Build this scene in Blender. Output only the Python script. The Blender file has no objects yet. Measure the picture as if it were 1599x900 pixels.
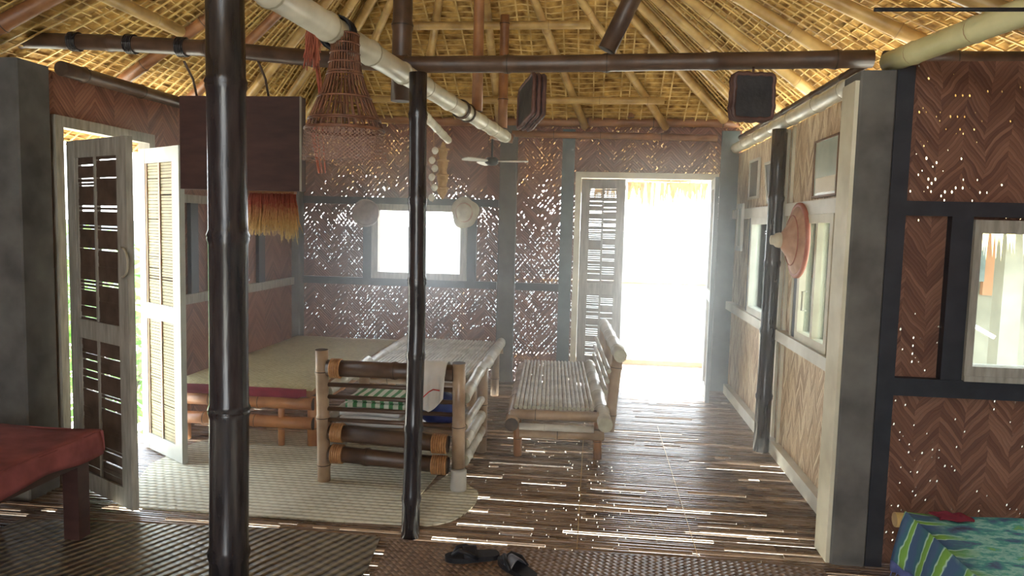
import bpy, math, random
from mathutils import Vector, Matrix
R = random.Random(7)
PI = math.pi
scene = bpy.context.scene
COL = scene.collection

# ------------------------------------------------------------------ node helpers
class S:
    def __init__(s, t, k): s.t = t; s.k = k
    def _m(s, op, *a):
        n = s.t.nodes.new('ShaderNodeMath'); n.operation = op
        for i, v in enumerate((s,) + a):
            if isinstance(v, S): s.t.links.new(v.k, n.inputs[i])
            else: n.inputs[i].default_value = v
        return S(s.t, n.outputs[0])
    def __add__(s, o): return s._m('ADD', o)
    def __sub__(s, o): return s._m('SUBTRACT', o)
    def __mul__(s, o): return s._m('MULTIPLY', o)
    def __truediv__(s, o): return s._m('DIVIDE', o)
    def gt(s, o): return s._m('GREATER_THAN', o)
    def lt(s, o): return s._m('LESS_THAN', o)
    def fract(s): return s._m('FRACT')
    def floor(s): return s._m('FLOOR')
    def abs(s): return s._m('ABSOLUTE')
    def pp(s, o): return s._m('PINGPONG', o)
    def sin(s): return s._m('SINE')
    def clamp(s):
        r = s._m('ADD', 0.0); r.k.node.use_clamp = True; return r

def new_mat(name):
    m = bpy.data.materials.new(name); m.use_nodes = True
    t = m.node_tree; t.nodes.clear()
    return m, t
def coords(t, kind='Object'):
    n = t.nodes.new('ShaderNodeTexCoord'); return S(t, n.outputs[kind])
def sep(v):
    n = v.t.nodes.new('ShaderNodeSeparateXYZ'); v.t.links.new(v.k, n.inputs[0])
    return [S(v.t, n.outputs[i]) for i in range(3)]
def comb(t, x, y, z=0.0):
    n = t.nodes.new('ShaderNodeCombineXYZ')
    for i, a in enumerate((x, y, z)):
        if isinstance(a, S): t.links.new(a.k, n.inputs[i])
        else: n.inputs[i].default_value = a
    return S(t, n.outputs[0])
def scaled(v, sx, sy, sz):
    n = v.t.nodes.new('ShaderNodeMapping'); v.t.links.new(v.k, n.inputs[0])
    n.inputs['Scale'].default_value = (sx, sy, sz); return S(v.t, n.outputs[0])
def noise(v, scale=5.0, detail=3.0, rough=0.5):
    n = v.t.nodes.new('ShaderNodeTexNoise'); v.t.links.new(v.k, n.inputs['Vector'])
    n.inputs['Scale'].default_value = scale; n.inputs['Detail'].default_value = detail; n.inputs['Roughness'].default_value = rough
    return S(v.t, n.outputs[0])
def white(v):
    n = v.t.nodes.new('ShaderNodeTexWhiteNoise'); n.noise_dimensions = '3D'; v.t.links.new(v.k, n.inputs['Vector'])
    return S(v.t, n.outputs['Value'])
def ramp(f, stops):
    n = f.t.nodes.new('ShaderNodeValToRGB'); f.t.links.new(f.k, n.inputs[0])
    e = n.color_ramp.elements
    e[0].position = stops[0][0]; e[0].color = (*stops[0][1], 1)
    e[1].position = stops[-1][0]; e[1].color = (*stops[-1][1], 1)
    for p, c in stops[1:-1]:
        x = e.new(p); x.color = (*c, 1)
    return S(f.t, n.outputs[0])
def mixc(f, a, b):
    n = f.t.nodes.new('ShaderNodeMix'); n.data_type = 'RGBA'
    f.t.links.new(f.k, n.inputs[0])
    for i, c in ((6, a), (7, b)):
        if isinstance(c, S): f.t.links.new(c.k, n.inputs[i])
        else: n.inputs[i].default_value = (*c, 1)
    return S(f.t, n.outputs[2])
def finish(t, color, rough=0.6, spec=0.4, bump=None, bs=0.3, bd=0.01, hole=None, transl=0.0):
    p = t.nodes.new('ShaderNodeBsdfPrincipled'); o = t.nodes.new('ShaderNodeOutputMaterial')
    if isinstance(color, S): t.links.new(color.k, p.inputs['Base Color'])
    else: p.inputs['Base Color'].default_value = (*color, 1)
    if isinstance(rough, S): t.links.new(rough.k, p.inputs['Roughness'])
    else: p.inputs['Roughness'].default_value = rough
    p.inputs['Specular IOR Level'].default_value = spec
    if bump is not None:
        b = t.nodes.new('ShaderNodeBump'); b.inputs['Strength'].default_value = bs; b.inputs['Distance'].default_value = bd
        t.links.new(bump.k, b.inputs['Height']); t.links.new(b.outputs[0], p.inputs['Normal'])
    out = p.outputs[0]
    if transl:
        tr = t.nodes.new('ShaderNodeBsdfTranslucent'); mx = t.nodes.new('ShaderNodeMixShader')
        if isinstance(color, S): t.links.new(color.k, tr.inputs[0])
        else: tr.inputs[0].default_value = (*color, 1)
        mx.inputs[0].default_value = transl
        t.links.new(out, mx.inputs[1]); t.links.new(tr.outputs[0], mx.inputs[2]); out = mx.outputs[0]
    if hole is not None:
        tb = t.nodes.new('ShaderNodeBsdfTransparent'); mx = t.nodes.new('ShaderNodeMixShader')
        t.links.new(hole.k, mx.inputs[0]); t.links.new(out, mx.inputs[1]); t.links.new(tb.outputs[0], mx.inputs[2]); out = mx.outputs[0]
    t.links.new(out, o.inputs[0])

MATS = {}
def plain(name, c1, c2, scale=8, rough=0.6, spec=0.4, bs=0.2, stretch=(1, 1, 1), detail=4, transl=0.0, lo=0.3, hi=0.7):
    m, t = new_mat(name); v = scaled(coords(t), *stretch)
    n = noise(v, scale, detail)
    finish(t, ramp(n, [(lo, c1), (hi, c2)]), rough, spec, n, bs, transl=transl)
    MATS[name] = m; return m

def weave(name, axis, dark, mid, light, period=0.17, strip=0.028, steep=1.0, hole_cell=0.055, hole_amt=0.5, hole_w=0.24, hole_l=0.6, blot=1.6, aspect=1.25, rough=0.55, round_holes=False, top=None, thr=.36, edgec=.35, bstr=.5, wobble=.03):
    """amakan: split bamboo strips woven into chevrons, daylight in the gaps"""
    m, t = new_mat(name); x, y, z = sep(coords(t))
    u = x if axis == 'x' else y
    wob = noise(coords(t), 6, 2) * wobble
    tri = (u + wob).pp(period) * steep
    s = (z + tri) / strip
    idx = s.floor(); fr = s.fract()
    band = ((u + wob) / period).floor()
    rnd = white(comb(t, idx, band, 1.0))
    n = noise(coords(t), 3.5, 3)
    c = ramp((rnd * 0.62 + n * 0.5), [(0.18, dark), (0.5, mid), (0.88, light)])
    edge = (fr - 0.5).abs()
    shade = ramp(edge, [(0.40, (1, 1, 1)), (0.5, (edgec, edgec * .9, edgec * .85))])  # shadow between strips painted in as darker strip edges
    mm = t.nodes.new('ShaderNodeMix'); mm.data_type = 'RGBA'; mm.blend_type = 'MULTIPLY'; mm.inputs[0].default_value = 1.0
    t.links.new(c.k, mm.inputs[6]); t.links.new(shade.k, mm.inputs[7])
    # gaps along both strip directions
    a = (u * aspect + z) / hole_cell; b = (u * aspect - z) / hole_cell
    big = noise(coords(t), blot, 2)
    if top: big = big - z.gt(top) * .06
    dirsel = white(comb(t, (u / 0.34).floor(), (z / 0.30).floor(), 3.0)).gt(0.5)
    def cells(p, q, seed):
        r1 = white(comb(t, p.floor(), q.floor(), seed)); r2 = white(comb(t, p.floor(), q.floor(), seed + 5))
        fp = (p.fract() - 0.5).abs(); fq = (q.fract() - 0.5).abs()
        k = fp.lt(r2 * hole_w * 0.5 + hole_w * 0.15) * fq.lt((r2 * 0.6 + 0.4) * hole_l * 0.5)
        return k * r1.lt((big - thr) * 2.6 * hole_amt)
    if round_holes:
        p, q = a, b
        r1 = white(comb(t, p.floor(), q.floor(), 1.0)); r2 = white(comb(t, p.floor(), q.floor(), 6.0))
        fp = p.fract() - 0.5; fq = q.fract() - 0.5
        hole = (fp * fp + fq * fq).lt(r2 * r2 * hole_w * hole_w * 0.45 + 0.001) * r1.lt((big - thr) * 2.6 * hole_amt)
    else:
        hole = cells(a, b, 1.0) * dirsel + cells(b, a * 1.0, 2.0) * (dirsel * -1.0 + 1.0)
        a2 = a * 0.83 + 3.3; b2 = b * 0.83 + 1.7
        hole = (hole + cells(b2, a2, 3.0) * 1.0).clamp()
    finish(t, S(t, mm.outputs[2]), rough, 0.35, edge * -1.0 + rnd * 0.4, bstr, 0.006, hole=hole)
    MATS[name] = m; return m

def mat_floorstrip(name, c1, c2, rough):
    m, t = new_mat(name); co = coords(t); x, y, z = sep(co)
    r = white(comb(t, (y / 0.034).floor(), (x / 0.9).floor(), 0.0))
    n = noise(scaled(co, 1.2, 30, 1), 6, 4)
    c = ramp(r * 0.62 + n * 0.45, [(0.22, c1), (0.85, c2)])
    finish(t, c, noise(scaled(co, 2, 12, 1), 3, 2) * 0.35 + rough, 0.8, n, 0.2, 0.003)
    MATS[name] = m; return m

def mat_weavemat(name, c1, c2, cell=0.03, rough=0.6, diag=False, spec=0.3, cell2=None):
    m, t = new_mat(name); co = coords(t); x, y, z = sep(co)
    cell2 = cell2 or cell
    if diag:
        p = (x * 0.9 + y * 0.75) / cell; q = (x * 0.75 - y * 0.9) / cell2
    else: p = x / cell; q = y / cell2
    chk = ((p.floor() + q.floor()) * 0.5).fract().gt(0.25)
    h1 = (p.fract() * PI).sin(); h2 = (q.fract() * PI).sin()
    h = h1 * chk + h2 * (chk * -1.0 + 1.0)
    r = white(comb(t, p.floor(), q.floor(), 0.0))
    n = noise(co, 3, 4)
    c = ramp(r * 0.35 + n * 0.65 + chk * 0.12, [(0.25, c1), (0.8, c2)])
    finish(t, c, rough, spec, h + r * 0.15, 0.8, 0.006)
    MATS[name] = m; return m

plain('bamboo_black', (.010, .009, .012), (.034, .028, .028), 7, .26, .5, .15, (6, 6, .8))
plain('bamboo_dark', (.040, .022, .015), (.105, .060, .036), 8, .42, .45, .2)
plain('bamboo_brown', (.17, .070, .030), (.33, .15, .06), 8, .45, .45, .2)
plain('bamboo_orange', (.30, .115, .040), (.48, .22, .085), 8, .42, .45, .2)
plain('bamboo_tan', (.32, .19, .065), (.58, .40, .15), 7, .42, .45, .15)
plain('bamboo_pale', (.50, .48, .38), (.74, .72, .60), 6, .35, .5, .1)
plain('bamboo_green', (.48, .45, .22), (.66, .62, .36), 5, .33, .5, .1)
plain('bamboo_furn', (.20, .125, .075), (.40, .28, .18), 7, .4, .5, .2)
plain('bamboo_worn', (.34, .31, .26), (.60, .56, .48), 7, .38, .5, .2)
plain('node_dark', (.03, .02, .015), (.07, .045, .03), 20, .6)
plain('node_tan', (.26, .16, .07), (.36, .24, .11), 20, .6)
plain('node_pale', (.30, .28, .20), (.42, .40, .30), 20, .6)
plain('rattan', (.32, .15, .06), (.50, .27, .12), 30, .45, .4, .3)
plain('concrete', (.070, .067, .064), (.15, .145, .135), 5, .85, .2, .4, detail=8)
plain('black_wood', (.010, .012, .018), (.022, .024, .032), 10, .5, .4, .15)
plain('brown_board', (.036, .015, .013), (.062, .027, .022), 6, .5, .4, .1, (1, 1, 4))
plain('white_paint', (.58, .57, .50), (.74, .73, .66), 6, .5, .4, .15)
plain('leaf_paint', (.27, .27, .23), (.34, .34, .295), 6, .5, .4, .15)
plain('cream_paint', (.50, .46, .34), (.66, .62, .48), 6, .5, .4, .15)
plain('grey_wood', (.20, .185, .155), (.34, .315, .27), 9, .6, .3, .3, (5, 5, .7))
plain('teal_wood', (.05, .075, .08), (.10, .13, .135), 8, .5, .4, .2)
plain('louvre_cream', (.17, .14, .065), (.25, .215, .11), 12, .55, .3, .2)
plain('grey_slat', (.16, .135, .105), (.26, .225, .18), 12, .55, .3, .2)
plain('louvre_dark', (.05, .032, .022), (.11, .07, .05), 12, .55, .3, .2)
plain('thatch', (.15, .070, .018), (.68, .44, .135), 13, .8, .2, 1.0, detail=8)
plain('batten', (.36, .22, .07), (.76, .56, .22), 10, .6, .3, .2)
plain('dry_grass', (.50, .34, .14), (.78, .62, .34), 12, .8, .2, .3)
plain('red_cloth', (.17, .048, .045), (.28, .085, .078), 9, .85, .2, .4)
plain('maroon_cloth', (.13, .018, .030), (.22, .030, .045), 9, .85, .2, .3)
plain('white_cloth', (.55, .54, .50), (.74, .73, .70), 6, .9, .15, .3)
plain('red_line', (.45, .05, .04), (.55, .08, .06), 6, .9)
plain('blue_cloth', (.015, .025, .10), (.03, .05, .22), 8, .7, .3, .3)
plain('sand', (.62, .56, .44), (.78, .72, .58), 3, .9, .1, .5, detail=8)
plain('black_rubber', (.008, .008, .010), (.018, .018, .022), 20, .6, .3)
plain('grey_strap', (.10, .10, .11), (.16, .16, .17), 20, .5)
plain('trap_stick', (.075, .030, .018), (.20, .085, .045), 20, .5, .4)
plain('trap_net', (.30, .24, .22), (.42, .36, .33), 20, .8)
plain('red_string', (.26, .05, .03), (.42, .13, .07), 15, .7)
plain('hat_red', (.30, .085, .055), (.42, .15, .10), 8, .55, .4, .3)
plain('hat_tan', (.36, .19, .12), (.54, .33, .22), 14, .6, .3, .3)
plain('hat_pale', (.42, .37, .27), (.58, .53, .41), 14, .7, .2, .4)
plain('tray_brown', (.22, .15, .13), (.34, .25, .21), 16, .7, .2, .4)
plain('driftwood', (.010, .012, .016), (.028, .028, .032), 12, .45, .5, .6)
plain('driftwood_edge', (.05, .024, .020), (.11, .055, .045), 12, .5, .4, .6)
plain('glass_paper', (.42, .50, .44), (.60, .66, .56), 5, .25, .5, .02)
plain('paper_warm', (.62, .56, .40), (.74, .68, .52), 5, .4, .4, .02)
plain('pic_brown', (.16, .09, .05), (.24, .14, .08), 8, .5)
plain('pic_dark', (.035, .035, .038), (.065, .065, .065), 8, .4)
plain('pic_grey', (.22, .22, .20), (.34, .34, .31), 4, .25, .5, .02)
plain('fan_white', (.60, .60, .54), (.72, .72, .66), 8, .4)
plain('fan_dark', (.02, .022, .026), (.04, .042, .046), 8, .4)
plain('shell', (.62, .60, .52), (.78, .76, .68), 20, .4)
plain('garland', (.36, .22, .10), (.58, .40, .22), 25, .7, .3, .6)
plain('foot_block', (.34, .32, .28), (.46, .44, .39), 6, .8, .2, .3)
plain('orange_wall', (.24, .12, .07), (.28, .15, .09), 3, .8)
plain('pale_wall', (.14, .133, .11), (.19, .18, .15), 3, .8)
plain('leaf_green', (.05, .14, .02), (.16, .34, .06), 6, .5, .4, .2, transl=.35)
plain('trunk', (.10, .07, .045), (.18, .13, .09), 10, .8)
plain('gold_pull', (.30, .27, .2), (.4, .36, .28), 8, .3)
plain('yellow_cloth', (.50, .36, .10), (.62, .46, .16), 8, .8)
mat_floorstrip('floor_strip', (.075, .045, .030), (.27, .185, .125), .10)
m, t = new_mat('mat_beige'); co = coords(t); x, y, z = sep(co)
py_ = y / .040; rowi = py_.floor(); ry_ = (py_.fract() * PI).sin(); px2 = x / .052 + rowi * .5; rx_ = (px2.fract() * PI).sin()
rt = white(comb(t, px2.floor(), rowi, 0.0))
finish(t, ramp(ry_ * .42 + rx_ * .12 + rt * .10 + noise(co, 2.5, 4) * .36, [(.22, (.20, .17, .105)), (.52, (.50, .47, .345)), (.85, (.66, .63, .50))]), .55, .35, ry_ + rx_ * .4, .9, .008); MATS['mat_beige'] = m
m, t = new_mat('mat_brown'); co = coords(t); x, y, z = sep(co)
ph = (x * .90 - y * .43) / .046 + noise(co, 4, 2) * .5; rs = (ph * 2 * PI).sin() * .5 + .5
rt = white(comb(t, ph.floor(), ((x * .43 + y * .90) / .045).floor(), 0.0))
bd_ = (((x * .43 + y * .90) / .045).fract() * PI).sin()
finish(t, ramp(rs * .42 + rt * .18 + bd_ * .16 + noise(co, 2, 3) * .3, [(.28, (.040, .027, .020)), (.90, (.29, .24, .155))]), .45, .55, rs + bd_ * .3, 1.0, .012); MATS['mat_brown'] = m
mat_weavemat('mat_red', (.10, .058, .036), (.25, .165, .105), .026, .5, diag=True)
mat_weavemat('mat_bed', (.36, .31, .16), (.52, .46, .26), .02, .6)
weave('weave_far', 'x', (.10, .036, .022), (.20, .078, .048), (.27, .115, .072), hole_cell=.047, hole_amt=.80, hole_w=.21, hole_l=.80, top=1.72, thr=.30)
weave('weave_left', 'y', (.10, .036, .022), (.19, .074, .046), (.25, .11, .068), hole_cell=.05, hole_amt=.22)
weave('weave_wing', 'x', (.085, .036, .024), (.13, .058, .036), (.19, .095, .060), period=.10, strip=.024, steep=1.25, hole_cell=.036, hole_amt=.55, hole_w=.46, round_holes=True, blot=3.2, edgec=.62, bstr=.3, wobble=.07)
weave('weave_right', 'y', (.36, .23, .13), (.66, .50, .33), (.86, .74, .55), period=.075, strip=.046, steep=2.0, edgec=.28, bstr=1.0, wobble=.08, hole_cell=.06, hole_amt=.03)
# dyed grass: red tops, straw tips (length-wise colour of the dyed fibres)
m, t = new_mat('dyed_grass'); zc = sep(coords(t))[2]
finish(t, ramp(zc * 3.6 + noise(coords(t), 60, 2) * .35 + 1.0, [(.24, (.70, .58, .30)), (.58, (.62, .38, .15)), (.98, (.34, .08, .05))]), .75, .2, transl=.25)
MATS['dyed_grass'] = m
# batik cloth
m, t = new_mat('batik'); co = coords(t); x, y, z = sep(co)
w = noise(co, 2.2, 3) * 2.2
band = ((x * 1.1 + y * 7.5 + z * .8 + noise(co, 7, 3) * 0.75 + w * .5)).fract()
c1 = ramp(band, [(.0, (.07, .13, .24)), (.30, (.07, .13, .24)), (.34, (.50, .74, .60)), (.38, (.22, .44, .08)), (.60, (.17, .36, .07)), (.64, (.50, .74, .60)), (.70, (.05, .17, .20)), (1., (.07, .13, .24))])
c2 = ramp(noise(scaled(co, 1.6, 2.6, 1.6), 4.5, 6, .66), [(.28, (.07, .045, .075)), (.40, (.09, .16, .26)), (.48, (.09, .36, .30)), (.55, (.36, .62, .52)), (.60, (.10, .40, .34)), (.66, (.22, .46, .12)), (.76, (.42, .52, .62))])
sel = ramp(noise(co, 1.6, 2) * .7 + (z + .045) * 3.0 + (x + .595) * 2.2, [(.50, (0, 0, 0)), (.74, (1, 1, 1))])
finish(t, mixc(sel, c1, c2), .8, .2, noise(co, 14, 4), .4, .01); MATS['batik'] = m
plain('hem_blue', (.08, .10, .26), (.13, .16, .36), 20, .85, .2)
# folded cloth with green checks
m, t = new_mat('green_check'); x, y, z = sep(coords(t))
finish(t, mixc((x / .055).fract().lt(.45) * 1.0, (.55, .58, .48), (.07, .22, .09)), .85, .2); MATS['green_check'] = m
# thin clear glass and fine net
m, t = new_mat('glass'); a = t.nodes.new('ShaderNodeBsdfTransparent'); b = t.nodes.new('ShaderNodeBsdfGlossy'); b.inputs['Roughness'].default_value = .03
a.inputs[0].default_value = (.93, .98, .95, 1)
mx = t.nodes.new('ShaderNodeMixShader'); fr = t.nodes.new('ShaderNodeFresnel'); fr.inputs[0].default_value = 1.4; o = t.nodes.new('ShaderNodeOutputMaterial')
t.links.new(fr.outputs[0], mx.inputs[0]); t.links.new(a.outputs[0], mx.inputs[1]); t.links.new(b.outputs[0], mx.inputs[2]); t.links.new(mx.outputs[0], o.inputs[0]); MATS['glass'] = m
m, t = new_mat('net'); x, y, z = sep(coords(t))
finish(t, (.24, .15, .12), .8, .2, hole=((x * 75 + z * 75).fract().gt(.20) * (x * 75 - z * 75).fract().gt(.20)) * 1.0); MATS['net'] = m
# sea
m, t = new_mat('sea_water'); n = noise(scaled(coords(t), .15, 1, 1), .6, 5)
finish(t, ramp(n, [(.35, (.003, .016, .020)), (.65, (.012, .028, .030))]), .6, .1, n, .4, .2); MATS['sea_water'] = m

# ------------------------------------------------------------------ mesh helpers
ROOTM = {}
class MB:
    def __init__(s): s.v = []; s.f = []; s.mi = []; s.sm = []
    def add(s, vs, fs, mi=0, smooth=False):
        b = len(s.v); s.v += [tuple(p) for p in vs]
        for f in fs: s.f.append(tuple(b + i for i in f)); s.mi.append(mi); s.sm.append(smooth)
    def box(s, x0, x1, y0, y1, z0, z1, mi=0, M=None):
        vs = [Vector((x, y, z)) for x in (x0, x1) for y in (y0, y1) for z in (z0, z1)]
        if M is not None: vs = [M @ v for v in vs]
        s.add(vs, [(0, 1, 3, 2), (4, 6, 7, 5), (0, 4, 5, 1), (2, 3, 7, 6), (0, 2, 6, 4), (1, 5, 7, 3)], mi)
        return s
    def bar(s, p0, p1, w, h, mi=0, up=(0, 0, 1)):
        p0 = Vector(p0); p1 = Vector(p1); d = (p1 - p0).normalized(); up = Vector(up)
        if abs(d.dot(up)) > .98: up = Vector((1, 0, 0))
        a = d.cross(up).normalized(); b = a.cross(d).normalized()
        vs = [p + a * i * w / 2 + b * j * h / 2 for p in (p0, p1) for i, j in ((-1, -1), (1, -1), (1, 1), (-1, 1))]
        s.add(vs, [(3, 2, 1, 0), (4, 5, 6, 7), (0, 1, 5, 4), (1, 2, 6, 5), (2, 3, 7, 6), (3, 0, 4, 7)], mi)
        return s
    def tube(s, pts, rad, seg=12, mi=0, caps=True, ringmi=None, capmi=None):
        pts = [Vector(p) for p in pts]; n = len(pts)
        if not isinstance(rad, (list, tuple)): rad = [rad] * n
        vs = []; a = None
        for i, p in enumerate(pts):
            d = (pts[min(i + 1, n - 1)] - pts[max(i - 1, 0)]).normalized()
            if a is None:
                a = d.cross(Vector((0, 0, 1)) if abs(d.z) < .9 else Vector((0, 1, 0))).normalized()
            a = (a - d * a.dot(d)).normalized(); b = d.cross(a)
            for k in range(seg):
                t_ = 2 * PI * k / seg; vs.append(p + (a * math.cos(t_) + b * math.sin(t_)) * rad[i])
        base = len(s.v); s.v += [tuple(p) for p in vs]
        for i in range(n - 1):
            mm = ringmi[i] if ringmi else mi
            for k in range(seg):
                k2 = (k + 1) % seg
                s.f.append((base + i * seg + k, base + i * seg + k2, base + (i + 1) * seg + k2, base + (i + 1) * seg + k)); s.mi.append(mm); s.sm.append(True)
        if caps:
            s.f.append(tuple(base + k for k in range(seg))[::-1]); s.mi.append(capmi if capmi is not None else mi); s.sm.append(False)
            s.f.append(tuple(base + (n - 1) * seg + k for k in range(seg))); s.mi.append(capmi if capmi is not None else mi); s.sm.append(False)
        return s
    def bamboo(s, pts, r0, r1=None, step=.32, seg=12, sd=0, hollow=True, bulge=1.10):
        """culm with swollen nodes (material slot 1 on the node rings) and a dark hollow at its cut ends"""
        rr = random.Random(sd); r1 = r1 if r1 is not None else r0
        P = [Vector(p) for p in pts]; L = [0]
        for i in range(1, len(P)): L.append(L[-1] + (P[i] - P[i - 1]).length)
        T = L[-1]
        def at(d):
            d = min(max(d, 0), T)
            for i in range(1, len(P)):
                if d <= L[i] + 1e-9:
                    q = (d - L[i - 1]) / max(1e-9, L[i] - L[i - 1]); return P[i - 1].lerp(P[i], q)
            return P[-1]
        ds = [(0, 1., 0)]; d = step * rr.uniform(.3, .9)
        h = min(r0, .05)
        while d < T - .06:
            ds += [(d - h * .55, .985, 0), (d - h * .16, bulge, 0), (d - h * .05, bulge * .97, 1), (d + h * .10, bulge * 1.02, 0), (d + h * .5, .985, 0)]
            mid = d + step * .45
            if mid < T - .08: ds.append((mid, .97, 0))
            d += step * rr.uniform(.85, 1.15)
        for i in range(1, len(P) - 1): ds.append((L[i], .98, 0))
        ds.append((T, 1., 0)); ds.sort()
        out = [ds[0]]
        for e in ds[1:]:
            if e[0] - out[-1][0] > 1e-4: out.append(e)
        pp = [at(e[0]) for e in out]; rad = [(r0 + (r1 - r0) * e[0] / T) * e[1] for e in out]
        s.tube(pp, rad, seg, 0, True, [e[2] for e in out][:-1], 1 if hollow else 0)
        return s
    def lathe(s, prof, c=(0, 0, 0), seg=24, mi=0, M=None, smooth=True):
        c = Vector(c); vs = []; n = len(prof)
        for r, z in prof:
            for k in range(seg):
                a = 2 * PI * k / seg; p = Vector((r * math.cos(a), r * math.sin(a), z))
                vs.append(c + (M @ p if M is not None else p))
        fs = [(i * seg + k, i * seg + (k + 1) % seg, (i + 1) * seg + (k + 1) % seg, (i + 1) * seg + k) for i in range(n - 1) for k in range(seg)]
        s.add(vs, fs, mi, smooth); return s
    def slab(s, poly, z0, z1, mi=0, M=None):
        n = len(poly)
        vs = [Vector((x, y, z)) for z in (z0, z1) for x, y in poly]
        if M is not None: vs = [M @ v for v in vs]
        fs = [tuple(range(n))[::-1], tuple(range(n, 2 * n))] + [(i, (i + 1) % n, n + (i + 1) % n, n + i) for i in range(n)]
        s.add(vs, fs, mi); return s
    def grid(s, fn, nu, nv, mi=0, thick=None):
        """fn(u,v)->point; thick offsets a second sheet along the given vector"""
        P = [[Vector(fn(i / nu, j / nv)) for j in range(nv + 1)] for i in range(nu + 1)]
        w = nv + 1
        vs = [p for row in P for p in row]
        fs = [(i * w + j, (i + 1) * w + j, (i + 1) * w + j + 1, i * w + j + 1) for i in range(nu) for j in range(nv)]
        if thick is not None:
            th = Vector(thick); o = len(vs); vs = vs + [p + th for p in vs]
            fs = fs + [tuple(o + q for q in f[::-1]) for f in fs]
            rim = [i * w for i in range(nu + 1)] + [nu * w + j for j in range(1, w)] + [i * w + nv for i in range(nu - 1, -1, -1)] + [j for j in range(nv - 1, 0, -1)]
            for a, b in zip(rim, rim[1:] + rim[:1]): fs.append((b, a, o + a, o + b))
        s.add(vs, fs, mi, True); return s
    def build(s, name, mats, parent=None, world=True):
        if isinstance(mats, str): mats = [mats]
        me = bpy.data.meshes.new(name)
        Mi = Matrix.Identity(4)
        if parent is not None:
            r = parent
            while r.parent is not None: r = r.parent
            Mi = ROOTM.get(r.name, Matrix.Identity(4)).inverted() if world else Mi
        me.from_pydata([tuple(Mi @ Vector(p)) for p in s.v], [], s.f)
        for q in mats: me.materials.append(MATS[q])
        me.polygons.foreach_set('material_index', s.mi); me.polygons.foreach_set('use_smooth', s.sm)
        me.update()
        o = bpy.data.objects.new(name, me); COL.objects.link(o)
        if parent is not None: o.parent = parent
        return o

def tag(o, label=None, cat=None, group=None, kind=None):
    if label: o['label'] = label
    if cat: o['category'] = cat
    if group: o['group'] = group
    if kind: o['kind'] = kind
    return o
def thing(name, label, cat, loc=(0, 0, 0), rz=0, group=None):
    o = bpy.data.objects.new(name, None); COL.objects.link(o); o.empty_display_size = .1
    o.location = loc; o.rotation_euler = (0, 0, rz)
    ROOTM[o.name] = Matrix.Translation(loc) @ Matrix.Rotation(rz, 4, 'Z')
    return tag(o, label, cat, group)
def struct(mb, name, mats, label=None, cat=None, parent=None):
    o = mb.build(name, mats, parent); return tag(o, label, cat, kind='structure')

# ------------------------------------------------------------------ camera
F = 1150.0
CM = Matrix(((.99335348, -.03422925, .10989639), (.11237667, .08180677, -.99029245), (.0249067, .99606024, .08510961)))
CP = Vector((0, 0, 1.5))
cd = bpy.data.cameras.new('camera'); cam = bpy.data.objects.new('camera', cd); COL.objects.link(cam)
cd.sensor_width = 36; cd.lens = F * 36 / 1599; cd.clip_start = .05; cd.clip_end = 2000
cam.matrix_world = Matrix.Translation(CP) @ CM.to_4x4(); scene.camera = cam
def ray(px, py): return CM @ Vector((px - 799.5, -(py - 450), -F))
def onY(px, py, Y): v = ray(px, py); return CP + v * (Y / v.y)
def onX(px, py, X): v = ray(px, py); return CP + v * (X / v.x)
def onZ(px, py, Z=0): v = ray(px, py); return CP + v * ((Z - 1.5) / v.z)

XL, XR, YF, YW = -2.92, 1.275, 6.98, 3.43      # left wall, right wall, far wall, wing wall
APEX = Vector((-.8, 4.3, 3.8))

# ------------------------------------------------------------------ floor and ground
fl = MB(); y = -2.2
while y < 7.02:
    w = R.uniform(.020, .034); x = XL - .04 if y > 3.44 else -3.14; xe = 2.62 if y < 3.45 else XR + .02
    gap = R.uniform(.0006, .0022); tilt = R.uniform(-.07, .07); zz = R.uniform(-.0012, .0); dk_ = 1.0
    slip = R.random() < .6
    while x < xe:
        x2 = min(x + (R.uniform(.05, .16) if R.random() < .5 else R.uniform(.2, .8)), xe)
        ww = w * (R.uniform(.20, .55) if (slip and R.random() < .24) else R.uniform(.93, 1.03)); dz = zz + R.uniform(-.001, .001)
        prof = [(-.5, -.007), (-.5, -.0045), (-.36, -.0010), (0, .0004), (.36, -.0010), (.5, -.0045), (.5, -.007)]
        vs = [(xx, y + w / 2 + p * ww, min(q + dz + p * ww * tilt, .0015)) for xx in (x, x2) for p, q in prof]
        b = len(fl.v); fl.add(vs, [(k, k + 1, k + 8, k + 7) for k in range(6)], 0, True)
        fl.add(vs, [(6, 0, 7, 13), (0, 6, 5, 4, 3, 2, 1), (7, 8, 9, 10, 11, 12, 13)], 0)
        x = x2 + .001
    y += w + gap
for xx in (-.035, .52): fl.box(xx - .002, xx + .002, 3.34, 5.6, .0005, .002, 1)
struct(fl, 'floor', ['floor_strip', 'bamboo_tan'], 'floor of split bamboo strips with light showing in the gaps', 'floor')
g = MB(); g.box(-40, 40, -30, 24, -2.85, -2.65); struct(g, 'ground', 'sand')
g = MB(); g.box(-400, 400, 24, 700, -2.9, -2.7); struct(g, 'sea', 'sea_water', 'pale blue sea beyond the beach', 'sea')
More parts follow.
